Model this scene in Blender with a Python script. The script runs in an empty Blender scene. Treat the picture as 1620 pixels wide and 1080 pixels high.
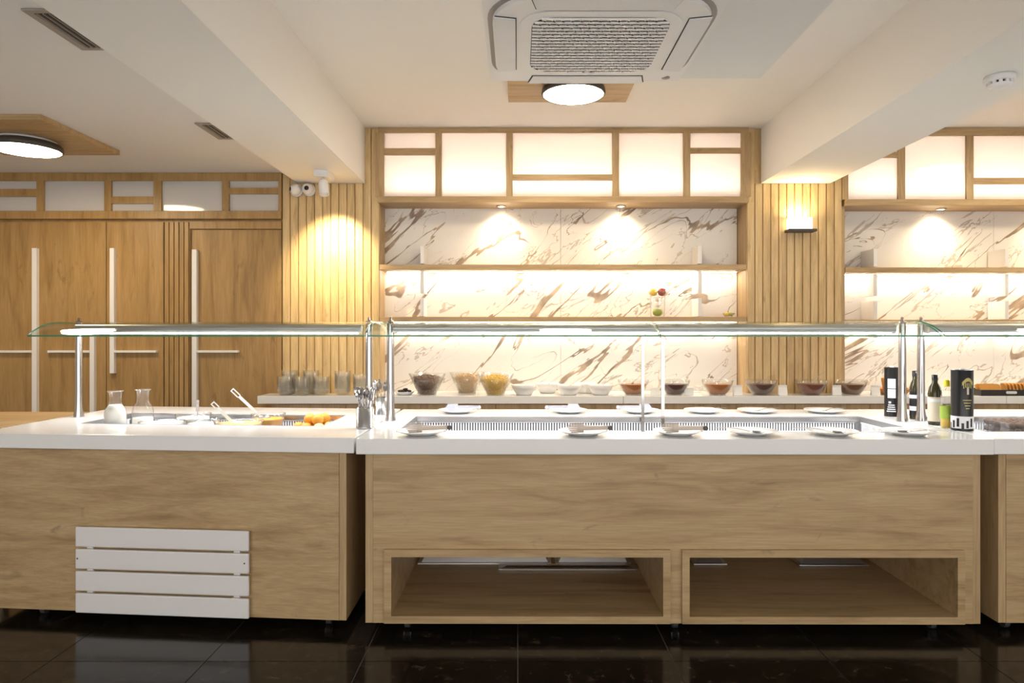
import bpy, math, random
from mathutils import Vector, Matrix
random.seed(7)
C = bpy.context.scene.collection
SC = bpy.context.scene
F = 1100.0; VX = 819.0; VY = 530.0; EYE = 1.4      # focal length in pixels, vanishing point, eye height

# ------------------------------------------------------------------ camera, world, exposure
cam = bpy.data.cameras.new('camera'); co = bpy.data.objects.new('camera', cam); C.objects.link(co)
co.location = (0, 0, EYE); co.rotation_euler = (math.pi/2, 0, 0)
cam.sensor_width = 36.0; cam.lens = 36.0*F/1620.0
cam.shift_x = -(VX-810)/1620.0; cam.shift_y = -(540-VY)/1620.0
SC.cycles.transparent_max_bounces = 64
cam.clip_start = 0.05; cam.clip_end = 60
SC.camera = co
w = bpy.data.worlds.new('world'); SC.world = w; w.use_nodes = True
w.node_tree.nodes['Background'].inputs[0].default_value = (1.0, 0.97, 0.93, 1)
w.node_tree.nodes['Background'].inputs[1].default_value = 1.02
SC.view_settings.view_transform = 'Standard'; SC.view_settings.look = 'None'
SC.view_settings.gamma = 1.0; SC.view_settings.exposure = 1.35
SC.view_settings.use_curve_mapping = False
WARM = (1.0, 0.74, 0.43); NEUT = (1.0, 0.88, 0.70); COOL = (0.93, 0.96, 1.0)

def area(name, loc, sx, sy, power, col, rot=(0,0,0), spread=None):
    l = bpy.data.lights.new(name, 'AREA'); l.shape = 'RECTANGLE'; l.size = sx; l.size_y = sy
    l.energy = power; l.color = col
    if spread: l.spread = spread
    o = bpy.data.objects.new(name, l); C.objects.link(o); o.location = loc; o.rotation_euler = rot
    return o
def spot(name, loc, target, power, col, angle, blend=0.6, r=0.02):
    l = bpy.data.lights.new(name, 'SPOT'); l.energy = power; l.color = col; l.spot_size = angle; l.spot_blend = blend
    l.shadow_soft_size = r
    o = bpy.data.objects.new(name, l); C.objects.link(o); o.location = loc
    o.rotation_euler = (Vector(target)-Vector(loc)).to_track_quat('-Z', 'Y').to_euler()
    return o

# ------------------------------------------------------------------ materials
M = {}
def newmat(name):
    m = bpy.data.materials.new(name); m.use_nodes = True; M[name] = m
    nt = m.node_tree; return m, nt, nt.nodes['Principled BSDF']
def plain(name, col, rough=0.5, metal=0.0, emit=None, es=0.0, spec=0.5, bump=0, bscale=60):
    m, nt, b = newmat(name)
    b.inputs['Base Color'].default_value = (*col, 1); b.inputs['Roughness'].default_value = rough
    b.inputs['Metallic'].default_value = metal; b.inputs['Specular IOR Level'].default_value = spec
    if emit: b.inputs['Emission Color'].default_value = (*emit, 1); b.inputs['Emission Strength'].default_value = es
    n = nt.nodes.new('ShaderNodeTexNoise'); n.inputs['Scale'].default_value = bscale; n.inputs['Detail'].default_value = 3
    tc = nt.nodes.new('ShaderNodeTexCoord'); nt.links.new(tc.outputs['Object'], n.inputs['Vector'])
    mr = nt.nodes.new('ShaderNodeMapRange'); mr.inputs[3].default_value = max(0, rough-0.04); mr.inputs[4].default_value = min(1, rough+0.04)
    nt.links.new(n.outputs['Fac'], mr.inputs[0]); nt.links.new(mr.outputs[0], b.inputs['Roughness'])
    if bump:
        bp = nt.nodes.new('ShaderNodeBump'); bp.inputs['Strength'].default_value = bump; bp.inputs['Distance'].default_value = 0.004
        nt.links.new(n.outputs['Fac'], bp.inputs['Height']); nt.links.new(bp.outputs[0], b.inputs['Normal'])
    return m
def oak(name, axis, dark, mid, light, rough=0.45):
    m, nt, b = newmat(name); L = nt.links
    tc = nt.nodes.new('ShaderNodeTexCoord'); oi = nt.nodes.new('ShaderNodeObjectInfo')
    mu = nt.nodes.new('ShaderNodeMath'); mu.operation = 'MULTIPLY'; mu.inputs[1].default_value = 17.0
    L.new(oi.outputs['Random'], mu.inputs[0])
    ad = nt.nodes.new('ShaderNodeVectorMath'); ad.operation = 'ADD'
    L.new(tc.outputs['Object'], ad.inputs[0]); L.new(mu.outputs[0], ad.inputs[1])
    def noise(sc_al, sc_ac, scale, detail, dist):
        mp = nt.nodes.new('ShaderNodeMapping'); s = [sc_ac]*3; s['xyz'.index(axis)] = sc_al
        mp.inputs['Scale'].default_value = s; L.new(ad.outputs[0], mp.inputs[0])
        n = nt.nodes.new('ShaderNodeTexNoise'); n.inputs['Scale'].default_value = scale
        n.inputs['Detail'].default_value = detail; n.inputs['Distortion'].default_value = dist
        n.inputs['Roughness'].default_value = 0.6
        L.new(mp.outputs[0], n.inputs['Vector']); return n
    n1 = noise(0.6, 5.5, 2.4, 8, 0.8); n2 = noise(0.6, 16, 9, 5, 0.2); n3 = noise(2.6, 6.5, 2.0, 3, 0.8)
    cr = nt.nodes.new('ShaderNodeValToRGB'); e = cr.color_ramp.elements
    e[0].position = 0.30; e[0].color = (*dark, 1); e[1].position = 0.68; e[1].color = (*light, 1)
    x = cr.color_ramp.elements.new(0.48); x.color = (*mid, 1)
    L.new(n1.outputs['Fac'], cr.inputs[0])
    r2 = nt.nodes.new('ShaderNodeMapRange'); r2.inputs[1].default_value = 0.3; r2.inputs[2].default_value = 0.7
    r2.inputs[3].default_value = 0.82; r2.inputs[4].default_value = 1.08; L.new(n2.outputs['Fac'], r2.inputs[0])
    r3 = nt.nodes.new('ShaderNodeMapRange'); r3.inputs[1].default_value = 0.65; r3.inputs[2].default_value = 0.80
    r3.inputs[3].default_value = 1.0; r3.inputs[4].default_value = 0.62; L.new(n3.outputs['Fac'], r3.inputs[0])
    m1 = nt.nodes.new('ShaderNodeMath'); m1.operation = 'MULTIPLY'; L.new(r2.outputs[0], m1.inputs[0]); L.new(r3.outputs[0], m1.inputs[1])
    vm = nt.nodes.new('ShaderNodeVectorMath'); vm.operation = 'SCALE'; L.new(cr.outputs[0], vm.inputs[0]); L.new(m1.outputs[0], vm.inputs['Scale'])
    L.new(vm.outputs[0], b.inputs['Base Color']); b.inputs['Roughness'].default_value = rough
    bp = nt.nodes.new('ShaderNodeBump'); bp.inputs['Strength'].default_value = 0.12; bp.inputs['Distance'].default_value = 0.002
    L.new(n2.outputs['Fac'], bp.inputs['Height']); L.new(bp.outputs[0], b.inputs['Normal'])
    return m
OD, OM, OL = (0.35, 0.225, 0.105), (0.49, 0.335, 0.168), (0.56, 0.40, 0.215)
oak('oak_h', 'x', OD, OM, OL); oak('oak_v', 'z', OD, OM, OL)
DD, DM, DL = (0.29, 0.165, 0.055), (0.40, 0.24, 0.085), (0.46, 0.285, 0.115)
SL = lambda c: tuple(v*k for v, k in zip(c, (1.36, 1.42, 1.40)))  # lightens the oak, so warm lamp light on the slats is in their colour
oak('oak_slat_lit', 'z', SL(OD), SL(OM), SL(OL))
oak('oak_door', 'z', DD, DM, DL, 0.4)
plain('white_solid', (0.88, 0.88, 0.87), 0.16)
plain('white_paint', (0.80, 0.78, 0.765), 0.9)
plain('plaster', (0.87, 0.85, 0.82), 0.95, spec=0.2)
plain('white_board', (0.82, 0.80, 0.79), 0.35)
plain('white_plastic', (0.80, 0.79, 0.79), 0.35)
plain('flap_plastic', (0.72, 0.72, 0.74), 0.35)
plain('dark_gap', (0.03, 0.027, 0.025), 0.7)
plain('steel', (0.62, 0.62, 0.63), 0.22, 1.0)
plain('steel_brushed', (0.55, 0.55, 0.56), 0.36, 1.0)
plain('chrome', (0.52, 0.51, 0.51), 0.16, 1.0)
plain('tray_steel', (0.85, 0.82, 0.79), 0.5, 0.75)
plain('tong_steel', (0.36, 0.31, 0.27), 0.3, 1.0)
plain('grille_white', (0.85, 0.85, 0.87), 0.4)
plain('dark_metal', (0.06, 0.052, 0.045), 0.45)
plain('lamp_glow', (0.9, 0.9, 0.85), 0.5, emit=(1.0, 0.80, 0.52), es=24.0)
plain('sconce_glow', (0.9, 0.9, 0.85), 0.5, emit=(1.0, 0.84, 0.55), es=1.8)
plain('led_glow', (0.9, 0.9, 0.9), 0.5, emit=(1.0, 0.93, 0.80), es=8.0)
plain('cool_glow', (0.9, 0.9, 0.9), 0.5, emit=(0.93, 0.96, 1.0), es=6.0)
plain('milk', (0.88, 0.86, 0.80), 0.3)
plain('yoghurt', (0.88, 0.88, 0.86), 0.4)
plain('custard', (0.85, 0.62, 0.25), 0.4)
plain('orange_slice', (0.85, 0.42, 0.05), 0.4)
plain('peach', (0.85, 0.36, 0.04), 0.5, bump=0.2, bscale=90)
plain('pear', (0.85, 0.68, 0.32), 0.5)
plain('porcelain', (0.82, 0.82, 0.82), 0.15)
plain('cereal_brown', (0.17, 0.075, 0.03), 0.7); plain('cereal_beige', (0.66, 0.47, 0.25), 0.7); plain('cereal_yellow', (0.86, 0.58, 0.06), 0.6)
plain('jam_orange', (0.50, 0.17, 0.025), 0.2); plain('jam_dark', (0.10, 0.022, 0.012), 0.2); plain('jam_red', (0.22, 0.045, 0.015), 0.2); plain('jam_brown', (0.22, 0.09, 0.03), 0.25)
plain('dried_fruit', (0.035, 0.025, 0.02), 0.5); plain('rusk', (0.62, 0.30, 0.07), 0.8, bump=0.3); plain('crust', (0.45, 0.20, 0.05), 0.8, bump=0.3)
plain('tray_black', (0.03, 0.028, 0.027), 0.4); plain('tin_black', (0.012, 0.012, 0.012), 0.3)
plain('label_white', (0.75, 0.76, 0.80), 0.5); plain('label_cream', (0.66, 0.57, 0.47), 0.6); plain('gold', (0.50, 0.42, 0.14), 0.4); plain('label_green', (0.35, 0.48, 0.06), 0.5)
plain('oil_bottle', (0.035, 0.03, 0.008), 0.08); plain('oil_yellow', (0.75, 0.50, 0.03), 0.15); plain('honey', (0.55, 0.17, 0.02), 0.15); plain('cap_yellow', (0.85, 0.72, 0.03), 0.35)
plain('nut_shell', (0.11, 0.055, 0.028), 0.7, bump=0.4); plain('apple_red', (0.30, 0.015, 0.02), 0.25); plain('lemon', (0.85, 0.58, 0.04), 0.4); plain('apple_green', (0.36, 0.48, 0.04), 0.3)
plain('card', (0.86, 0.85, 0.83), 0.6); plain('plastic_tong', (0.52, 0.52, 0.60), 0.2); plain('grout', (0.30, 0.28, 0.26), 0.7)
plain('rubber', (0.05, 0.05, 0.05), 0.6); plain('glass_edge', (0.03, 0.22, 0.12), 0.1); plain('lens_black', (0.01, 0.01, 0.012), 0.08)
plain('vent_metal', (0.35, 0.31, 0.28), 0.5)

def glassmat(name, tint, refl=0.6, haze=0.0):
    m = bpy.data.materials.new(name); m.use_nodes = True; M[name] = m; nt = m.node_tree; nt.nodes.clear()
    out = nt.nodes.new('ShaderNodeOutputMaterial'); tr = nt.nodes.new('ShaderNodeBsdfTransparent'); tr.inputs[0].default_value = (*tint, 1)
    gl = nt.nodes.new('ShaderNodeBsdfGlossy'); gl.inputs['Roughness'].default_value = 0.03
    fr = nt.nodes.new('ShaderNodeLayerWeight'); fr.inputs['Blend'].default_value = 0.5
    pw = nt.nodes.new('ShaderNodeMath'); pw.operation = 'POWER'; pw.inputs[1].default_value = 3.0; nt.links.new(fr.outputs['Facing'], pw.inputs[0])
    mu = nt.nodes.new('ShaderNodeMath'); mu.operation = 'MULTIPLY_ADD'; mu.inputs[1].default_value = 0.7*refl; mu.inputs[2].default_value = 0.04*refl
    nt.links.new(pw.outputs[0], mu.inputs[0])
    mx = nt.nodes.new('ShaderNodeMixShader'); nt.links.new(mu.outputs[0], mx.inputs[0])
    nt.links.new(tr.outputs[0], mx.inputs[1]); nt.links.new(gl.outputs[0], mx.inputs[2]); last = mx
    if haze:
        df = nt.nodes.new('ShaderNodeBsdfDiffuse'); df.inputs[0].default_value = (0.9, 0.9, 0.9, 1)
        m2 = nt.nodes.new('ShaderNodeMixShader'); m2.inputs[0].default_value = haze
        nt.links.new(mx.outputs[0], m2.inputs[1]); nt.links.new(df.outputs[0], m2.inputs[2]); last = m2
    nt.links.new(last.outputs[0], out.inputs[0])
glassmat('canopy_glass', (0.95, 0.98, 0.965), 0.5)
glassmat('bowl_glass', (0.97, 0.97, 0.965), 1.2, 0.03)
glassmat('stack_glass', (0.988, 0.99, 0.99), 1.2, 0.03)

def pane_mat(name, trans):
    m = bpy.data.materials.new(name); m.use_nodes = True; M[name] = m; nt = m.node_tree; nt.nodes.clear()
    out = nt.nodes.new('ShaderNodeOutputMaterial')
    df = nt.nodes.new('ShaderNodeBsdfDiffuse'); df.inputs[0].default_value = (0.80, 0.77, 0.75, 1)
    tl = nt.nodes.new('ShaderNodeBsdfTranslucent'); tl.inputs[0].default_value = (0.92, 0.88, 0.85, 1)
    gl = nt.nodes.new('ShaderNodeBsdfGlossy'); gl.inputs['Roughness'].default_value = 0.06
    a = nt.nodes.new('ShaderNodeMixShader'); a.inputs[0].default_value = trans
    nt.links.new(df.outputs[0], a.inputs[1]); nt.links.new(tl.outputs[0], a.inputs[2])
    fr = nt.nodes.new('ShaderNodeFresnel'); fr.inputs[0].default_value = 1.45
    b = nt.nodes.new('ShaderNodeMixShader'); nt.links.new(fr.outputs[0], b.inputs[0])
    nt.links.new(a.outputs[0], b.inputs[1]); nt.links.new(gl.outputs[0], b.inputs[2]); nt.links.new(b.outputs[0], out.inputs[0])
pane_mat('pane_lit', 0.5); pane_mat('pane_frosted', 0.3)

def marble_mat():
    m, nt, b = newmat('marble'); L = nt.links
    tc = nt.nodes.new('ShaderNodeTexCoord')
    mp = nt.nodes.new('ShaderNodeMapping'); mp.inputs['Rotation'].default_value = (0, math.radians(38), 0); L.new(tc.outputs['Object'], mp.inputs[0])
    def ridge(sx, sc, detail, dist, w0, w1, off):
        m2 = nt.nodes.new('ShaderNodeMapping'); m2.inputs['Scale'].default_value = (sx, 1, 1); m2.inputs['Location'].default_value = (off, off*1.7, off*0.6)
        L.new(mp.outputs[0], m2.inputs[0])
        n = nt.nodes.new('ShaderNodeTexNoise'); n.inputs['Scale'].default_value = sc; n.inputs['Detail'].default_value = detail
        n.inputs['Distortion'].default_value = dist; n.inputs['Roughness'].default_value = 0.55; L.new(m2.outputs[0], n.inputs['Vector'])
        s = nt.nodes.new('ShaderNodeMath'); s.operation = 'SUBTRACT'; s.inputs[1].default_value = 0.5; L.new(n.outputs['Fac'], s.inputs[0])
        a = nt.nodes.new('ShaderNodeMath'); a.operation = 'ABSOLUTE'; L.new(s.outputs[0], a.inputs[0])
        # width varies along the vein
        k = nt.nodes.new('ShaderNodeTexNoise'); k.inputs['Scale'].default_value = 3.0; k.inputs['Detail'].default_value = 2; L.new(m2.outputs[0], k.inputs['Vector'])
        kw = nt.nodes.new('ShaderNodeMapRange'); kw.inputs[1].default_value = 0.46; kw.inputs[2].default_value = 0.66; kw.inputs[3].default_value = w0; kw.inputs[4].default_value = w1
        L.new(k.outputs['Fac'], kw.inputs[0])
        d = nt.nodes.new('ShaderNodeMath'); d.operation = 'DIVIDE'; L.new(a.outputs[0], d.inputs[0]); L.new(kw.outputs[0], d.inputs[1])
        r = nt.nodes.new('ShaderNodeMapRange'); r.interpolation_type = 'SMOOTHSTEP'
        r.inputs[1].default_value = 0.55; r.inputs[2].default_value = 1.0; r.inputs[3].default_value = 1.0; r.inputs[4].default_value = 0.0; L.new(d.outputs[0], r.inputs[0])
        return r
    v1 = ridge(0.30, 2.1, 4, 1.1, 0.001, 0.034, 3.1); v2 = ridge(0.33, 4.2, 4, 1.4, 0.001, 0.022, 8.3)
    sc2 = nt.nodes.new('ShaderNodeMath'); sc2.operation = 'MULTIPLY'; sc2.inputs[1].default_value = 0.6; L.new(v2.outputs[0], sc2.inputs[0])
    mxm = nt.nodes.new('ShaderNodeMath'); mxm.operation = 'MAXIMUM'; L.new(v1.outputs[0], mxm.inputs[0]); L.new(sc2.outputs[0], mxm.inputs[1])
    n3 = nt.nodes.new('ShaderNodeTexNoise'); n3.inputs['Scale'].default_value = 7; n3.inputs['Detail'].default_value = 4; L.new(tc.outputs['Object'], n3.inputs['Vector'])
    vc = nt.nodes.new('ShaderNodeValToRGB'); vc.color_ramp.elements[0].color = (0.23, 0.17, 0.12, 1); vc.color_ramp.elements[1].color = (0.50, 0.38, 0.27, 1)
    vc.color_ramp.elements[0].position = 0.35; vc.color_ramp.elements[1].position = 0.65; L.new(n3.outputs['Fac'], vc.inputs[0])
    mix = nt.nodes.new('ShaderNodeMix'); mix.data_type = 'RGBA'; mix.inputs[6].default_value = (0.80, 0.77, 0.73, 1)
    L.new(mxm.outputs[0], mix.inputs[0]); L.new(vc.outputs[0], mix.inputs[7]); L.new(mix.outputs[2], b.inputs['Base Color'])
    b.inputs['Roughness'].default_value = 0.3
marble_mat()
def floor_mat():
    m, nt, b = newmat('black_tile'); L = nt.links
    tc = nt.nodes.new('ShaderNodeTexCoord'); oi = nt.nodes.new('ShaderNodeObjectInfo')
    ad = nt.nodes.new('ShaderNodeVectorMath'); ad.operation = 'MULTIPLY_ADD'
    mu = nt.nodes.new('ShaderNodeMath'); mu.operation = 'MULTIPLY'; mu.inputs[1].default_value = 31; L.new(oi.outputs['Random'], mu.inputs[0])
    L.new(tc.outputs['Object'], ad.inputs[0]); ad.inputs[1].default_value = (1, 1, 1); L.new(mu.outputs[0], ad.inputs[2])
    n = nt.nodes.new('ShaderNodeTexNoise'); n.inputs['Scale'].default_value = 22; n.inputs['Detail'].default_value = 8; n.inputs['Roughness'].default_value = 0.75; n.inputs['Distortion'].default_value = 0.6
    L.new(ad.outputs[0], n.inputs['Vector'])
    cr = nt.nodes.new('ShaderNodeValToRGB'); e = cr.color_ramp.elements
    e[0].position = 0.52; e[0].color = (0.008, 0.007, 0.006, 1); e[1].position = 0.75; e[1].color = (0.10, 0.065, 0.045, 1)
    L.new(n.outputs['Fac'], cr.inputs[0]); L.new(cr.outputs[0], b.inputs['Base Color']); b.inputs['Roughness'].default_value = 0.14
    b.inputs['Specular IOR Level'].default_value = 0.35
floor_mat()

# ------------------------------------------------------------------ mesh helpers
class MB:
    def __init__(s): s.v = []; s.f = []; s.sm = []; s.mi = []
    def add(s, vs, fs, smooth=False, mi=0, mat=None):
        o = len(s.v)
        s.v += [tuple(mat @ Vector(p)) if mat else tuple(p) for p in vs]
        for f in fs: s.f.append([i+o for i in f]); s.sm.append(smooth); s.mi.append(mi)
    def box(s, x0, x1, y0, y1, z0, z1, mi=0, mat=None):
        vs = [(x, y, z) for x in (x0, x1) for y in (y0, y1) for z in (z0, z1)]
        s.add(vs, [(0,1,3,2), (4,6,7,5), (0,4,5,1), (2,3,7,6), (0,2,6,4), (1,5,7,3)], False, mi, mat)
    def lathe(s, prof, seg=24, c=(0,0,0), mi=0, mat=None, caps=True, sx=1.0, sy=1.0):
        vs = []; fs = []; n = len(prof)
        for i in range(seg):
            a = 2*math.pi*i/seg
            for r, z in prof: vs.append((c[0]+r*sx*math.cos(a), c[1]+r*sy*math.sin(a), c[2]+z))
        for i in range(seg):
            j = (i+1) % seg
            for k in range(n-1):
                q = (i*n+k, j*n+k, j*n+k+1, i*n+k+1)
                fs.append(q)
        s.add(vs, fs, True, mi, mat)
        if caps:
            if prof[0][0] > 1e-6: s.add([vs[i*n] for i in range(seg)], [tuple(range(seg))[::-1]], False, mi, mat)
            if prof[-1][0] > 1e-6: s.add([vs[i*n+n-1] for i in range(seg)], [tuple(range(seg))], False, mi, mat)
    def cyl(s, p0, p1, r0, r1=None, seg=16, mi=0, mat=None):
        r1 = r0 if r1 is None else r1; p0 = Vector(p0); p1 = Vector(p1); d = p1-p0
        q = d.to_track_quat('Z', 'Y').to_matrix().to_4x4(); T = Matrix.Translation(p0) @ q
        if mat: T = mat @ T
        s.lathe([(r0, 0), (r1, d.length)], seg, mi=mi, mat=T)
    def ell(s, c, r, seg=12, rings=8, mi=0, mat=None):
        r = (r, r, r) if not isinstance(r, tuple) else r
        prof = [(math.sin(math.pi*k/rings), -math.cos(math.pi*k/rings)*r[2]) for k in range(rings+1)]
        s.lathe([(max(p, 0)*r[0], z) for p, z in prof], seg, c, mi, mat, False, 1.0, r[1]/r[0])
    def prism(s, pts, z0, z1, mi=0, mat=None, smooth=False):
        n = len(pts); vs = [(x, y, z0) for x, y in pts]+[(x, y, z1) for x, y in pts]
        s.add(vs, [tuple(range(n))[::-1], tuple(range(n, 2*n))], False, mi, mat)
        s.add(vs, [(i, (i+1) % n, n+(i+1) % n, n+i) for i in range(n)], smooth, mi, mat)
    XF = None
    def build(s, name, mats, parent=None, bevel=0, loc=None, seg=2):
        if MB.XF: s.v = [MB.XF(p) for p in s.v]
        me = bpy.data.meshes.new(name); me.from_pydata(s.v, [], s.f)
        if not isinstance(mats, (list, tuple)): mats = [mats]
        for x in mats: me.materials.append(M[x])
        me.polygons.foreach_set('use_smooth', s.sm); me.polygons.foreach_set('material_index', s.mi)
        me.validate(); me.update()
        o = bpy.data.objects.new(name, me); C.objects.link(o)
        if parent: o.parent = parent
        if loc: o.location = loc
        if bevel:
            b = o.modifiers.new('bevel', 'BEVEL'); b.width = bevel; b.segments = seg; b.limit_method = 'ANGLE'; b.angle_limit = 0.7
        return o
def box(name, mat, parent, x0, x1, y0, y1, z0, z1, bevel=0):
    m = MB(); m.box(x0, x1, y0, y1, z0, z1); return m.build(name, mat, parent, bevel)
def tag(o, label, cat, group=None):
    o['label'] = label; o['category'] = cat
    if group: o['group'] = group
    return o
def thing(name, label, cat, loc=(0,0,0), rz=0, group=None):
    o = bpy.data.objects.new(name, None); C.objects.link(o); o.location = loc; o.rotation_euler = (0, 0, rz); o.empty_display_size = 0.05
    return tag(o, label, cat, group)
def struct(o, label=None):
    o['kind'] = 'structure'
    if label: o['label'] = label; 
    return o
def dup(o, parent=None):
    c = o.copy(); C.objects.link(c); c.parent = parent
    for ch in o.children: dup(ch, c)
    return c
def rrect(w, h, r, n=6, cx=0, cy=0):
    pts = []
    for (sx, sy, a0) in ((1,1,0), (-1,1,90), (-1,-1,180), (1,-1,270)):
        for k in range(n+1):
            a = math.radians(a0+90*k/n); pts.append((cx+sx*(w/2-r)+r*math.cos(a), cy+sy*(h/2-r)+r*math.sin(a)))
    return pts
def at(px, py, z):                    # point on the horizontal plane z that shows at a pixel
    d = (EYE-z)*F/(py-VY); return ((px-VX)*d/F, d, z)
def atd(px, d): return (px-VX)*d/F
WD = 6.0; K = F/WD                    # front plane of the back wall fittings
def wx(px): return (px-VX)/K
def wz(py): return EYE-(py-VY)/K

# ------------------------------------------------------------------ the setting
XL, XR, YB, CEIL, LCEIL, BEAM = -5.2, 6.3, -4.0, 3.19, 2.80, 2.71
fl = MB(); fl.box(XL, XR, YB, 6.4, -0.1, -0.004)
floor = struct(fl.build('floor', 'grout'))
T = 0.67
tm = MB(); tm.box(0.002, T-0.002, 0.002, T-0.002, -0.012, 0.0)
tile0 = None
for i in range(-8, 9):
    for j in range(-3, 6):
        x, y = i*T, 2.985+j*T
        if x < XL or x+T > XR or y+T > 6.4: continue
        if tile0 is None:
            tile0 = tm.build('floor_tile', 'black_tile', floor); o = tile0
        else:
            o = tile0.copy(); C.objects.link(o); o.parent = floor
        o.location = (x, y, 0)
ce = MB(); ce.box(XL, XR, YB, 6.4, 3.19, 3.35)
ceiling = struct(ce.build('ceiling', 'plaster'))
box('lowered_ceiling', 'white_paint', ceiling, XL, -1.90, YB, 6.02, LCEIL, 3.19)
box('beam', 'plaster', ceiling, -1.90, -1.32, YB, 6.0, BEAM, 3.19)
box('beam', 'plaster', ceiling, 2.10, 2.695, YB, 6.0, BEAM, 3.19)
box('ceiling_box', 'white_paint', ceiling, -0.14, 1.228, 0.6, 3.52, 2.70, 3.19)
struct(box('wall_back', 'white_paint', None, XL, XR, 6.30, 6.4, 0, 3.19))
struct(box('wall_left', 'white_paint', None, XL-0.1, XL, YB, 6.4, 0, 3.19))
struct(box('wall_right', 'white_paint', None, XR, XR+0.1, YB, 6.4, 0, 3.19))

# slatted columns
def slat_column(name, label, px0, px1, n, tops, ia=0, ib=0):
    root = struct(box(name, 'oak_slat_lit', None, wx(px0)+ia, wx(px1)-ib, WD+0.0225, 6.30, 0, 3.188), label)
    p = (wx(px1)-wx(px0))/n; c = {}
    for i in range(n):
        x = wx(px0)+i*p; top = tops(x+p/2)
        if top not in c:
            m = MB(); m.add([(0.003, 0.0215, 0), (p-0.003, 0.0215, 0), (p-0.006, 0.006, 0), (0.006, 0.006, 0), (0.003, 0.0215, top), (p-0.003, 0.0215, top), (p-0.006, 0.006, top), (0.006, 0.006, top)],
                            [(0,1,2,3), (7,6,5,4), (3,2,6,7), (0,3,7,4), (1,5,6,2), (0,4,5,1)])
            o = m.build('slat', 'oak_slat_lit', root); c[top] = o
        else: o = c[top].copy(); C.objects.link(o); o.parent = root
        o.location = (x, WD, 0)
    return root
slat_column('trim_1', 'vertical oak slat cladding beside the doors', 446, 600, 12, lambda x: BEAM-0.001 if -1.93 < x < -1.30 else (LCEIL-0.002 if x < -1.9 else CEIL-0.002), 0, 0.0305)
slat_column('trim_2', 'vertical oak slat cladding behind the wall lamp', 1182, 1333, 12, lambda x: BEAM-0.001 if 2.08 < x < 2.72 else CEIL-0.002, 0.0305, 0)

# door wall
dw0 = XL
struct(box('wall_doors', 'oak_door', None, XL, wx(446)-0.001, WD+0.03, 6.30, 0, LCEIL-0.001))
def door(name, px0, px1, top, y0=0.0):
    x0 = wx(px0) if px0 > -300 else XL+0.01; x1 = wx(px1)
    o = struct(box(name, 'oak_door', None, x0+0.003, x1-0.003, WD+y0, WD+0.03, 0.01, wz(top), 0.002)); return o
d1 = door('door_1', -400, 168, 351); d2 = door('door_2', 168, 259, 351); d3 = door('door_3', 303, 445, 363, 0.012)
struct(box('trim_3', 'oak_door', None, wx(300), wx(445), WD-0.004, WD+0.029, wz(362), wz(350), 0.002))
tr = struct(box('trim_4', 'oak_door', None, wx(259), wx(300), WD+0.015, WD+0.029, 0.01, wz(351)))
sm_ = MB(); sm_.box(0, 0.036, 0, 0.02, 0.01, wz(351)); s0 = None
for i in range(5):
    if s0 is None: s0 = sm_.build('slat', 'oak_door', tr, 0.003); o = s0
    else: o = s0.copy(); C.objects.link(o); o.parent = tr
    o.location = (wx(260.5)+i*0.0425, WD-0.003, 0)
def hbar(parent, px0, px1, py0, py1, y=0.0):
    box('handle_bar', 'white_board', parent, wx(px0), wx(px1), WD-0.035+y, WD+0.004+y, wz(py1), wz(py0), 0.002)
hbar(d1, 54.5, 62, 393, 700); hbar(d1, -30, 54, 554, 557.5); hbar(d1, 79, 145, 554, 557.5); hbar(d1, 145.5, 152.6, 527, 700)
hbar(d2, 177, 184, 393, 590); hbar(d2, 184.3, 250, 554, 557.5)
hbar(d3, 305.5, 313, 395, 700, 0.008); hbar(d3, 313.3, 378, 554, 557.5, 0.008)
win = struct(box('window_1', 'oak_door', None, XL, wx(446)-0.002, WD-0.02, WD+0.028, wz(346.5), wz(334), 0.003), 'frosted transom panes in an oak frame above the doors')
box('frame_rail', 'oak_door', win, XL, wx(446)-0.002, WD-0.012, WD+0.028, wz(286), LCEIL-0.002)
pans = [(-95, -20, None), (-10, 59, (299, 311)), (70, 166, None), (177, 244, (311, 322)), (256, 352, None), (363, 441, (297, 307))]
edges = [-300] + [e for p in pans for e in p[:2]] + [446]
for k in range(0, len(edges), 2):
    a = max(wx(edges[k]), XL); b_ = wx(edges[k+1])-(0.002 if k == len(edges)-2 else 0)
    box('frame_stile', 'oak_door', win, a, b_, WD-0.012, WD+0.028, wz(334), wz(286))
for a, b_, bar in pans:
    box('pane', 'pane_frosted', win, wx(a), wx(b_), WD+0.012, WD+0.02, wz(334), wz(286))
    if bar: box('frame_bar', 'oak_door', win, wx(a), wx(b_), WD-0.008, WD+0.011, wz(bar[1]), wz(bar[0]))

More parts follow.
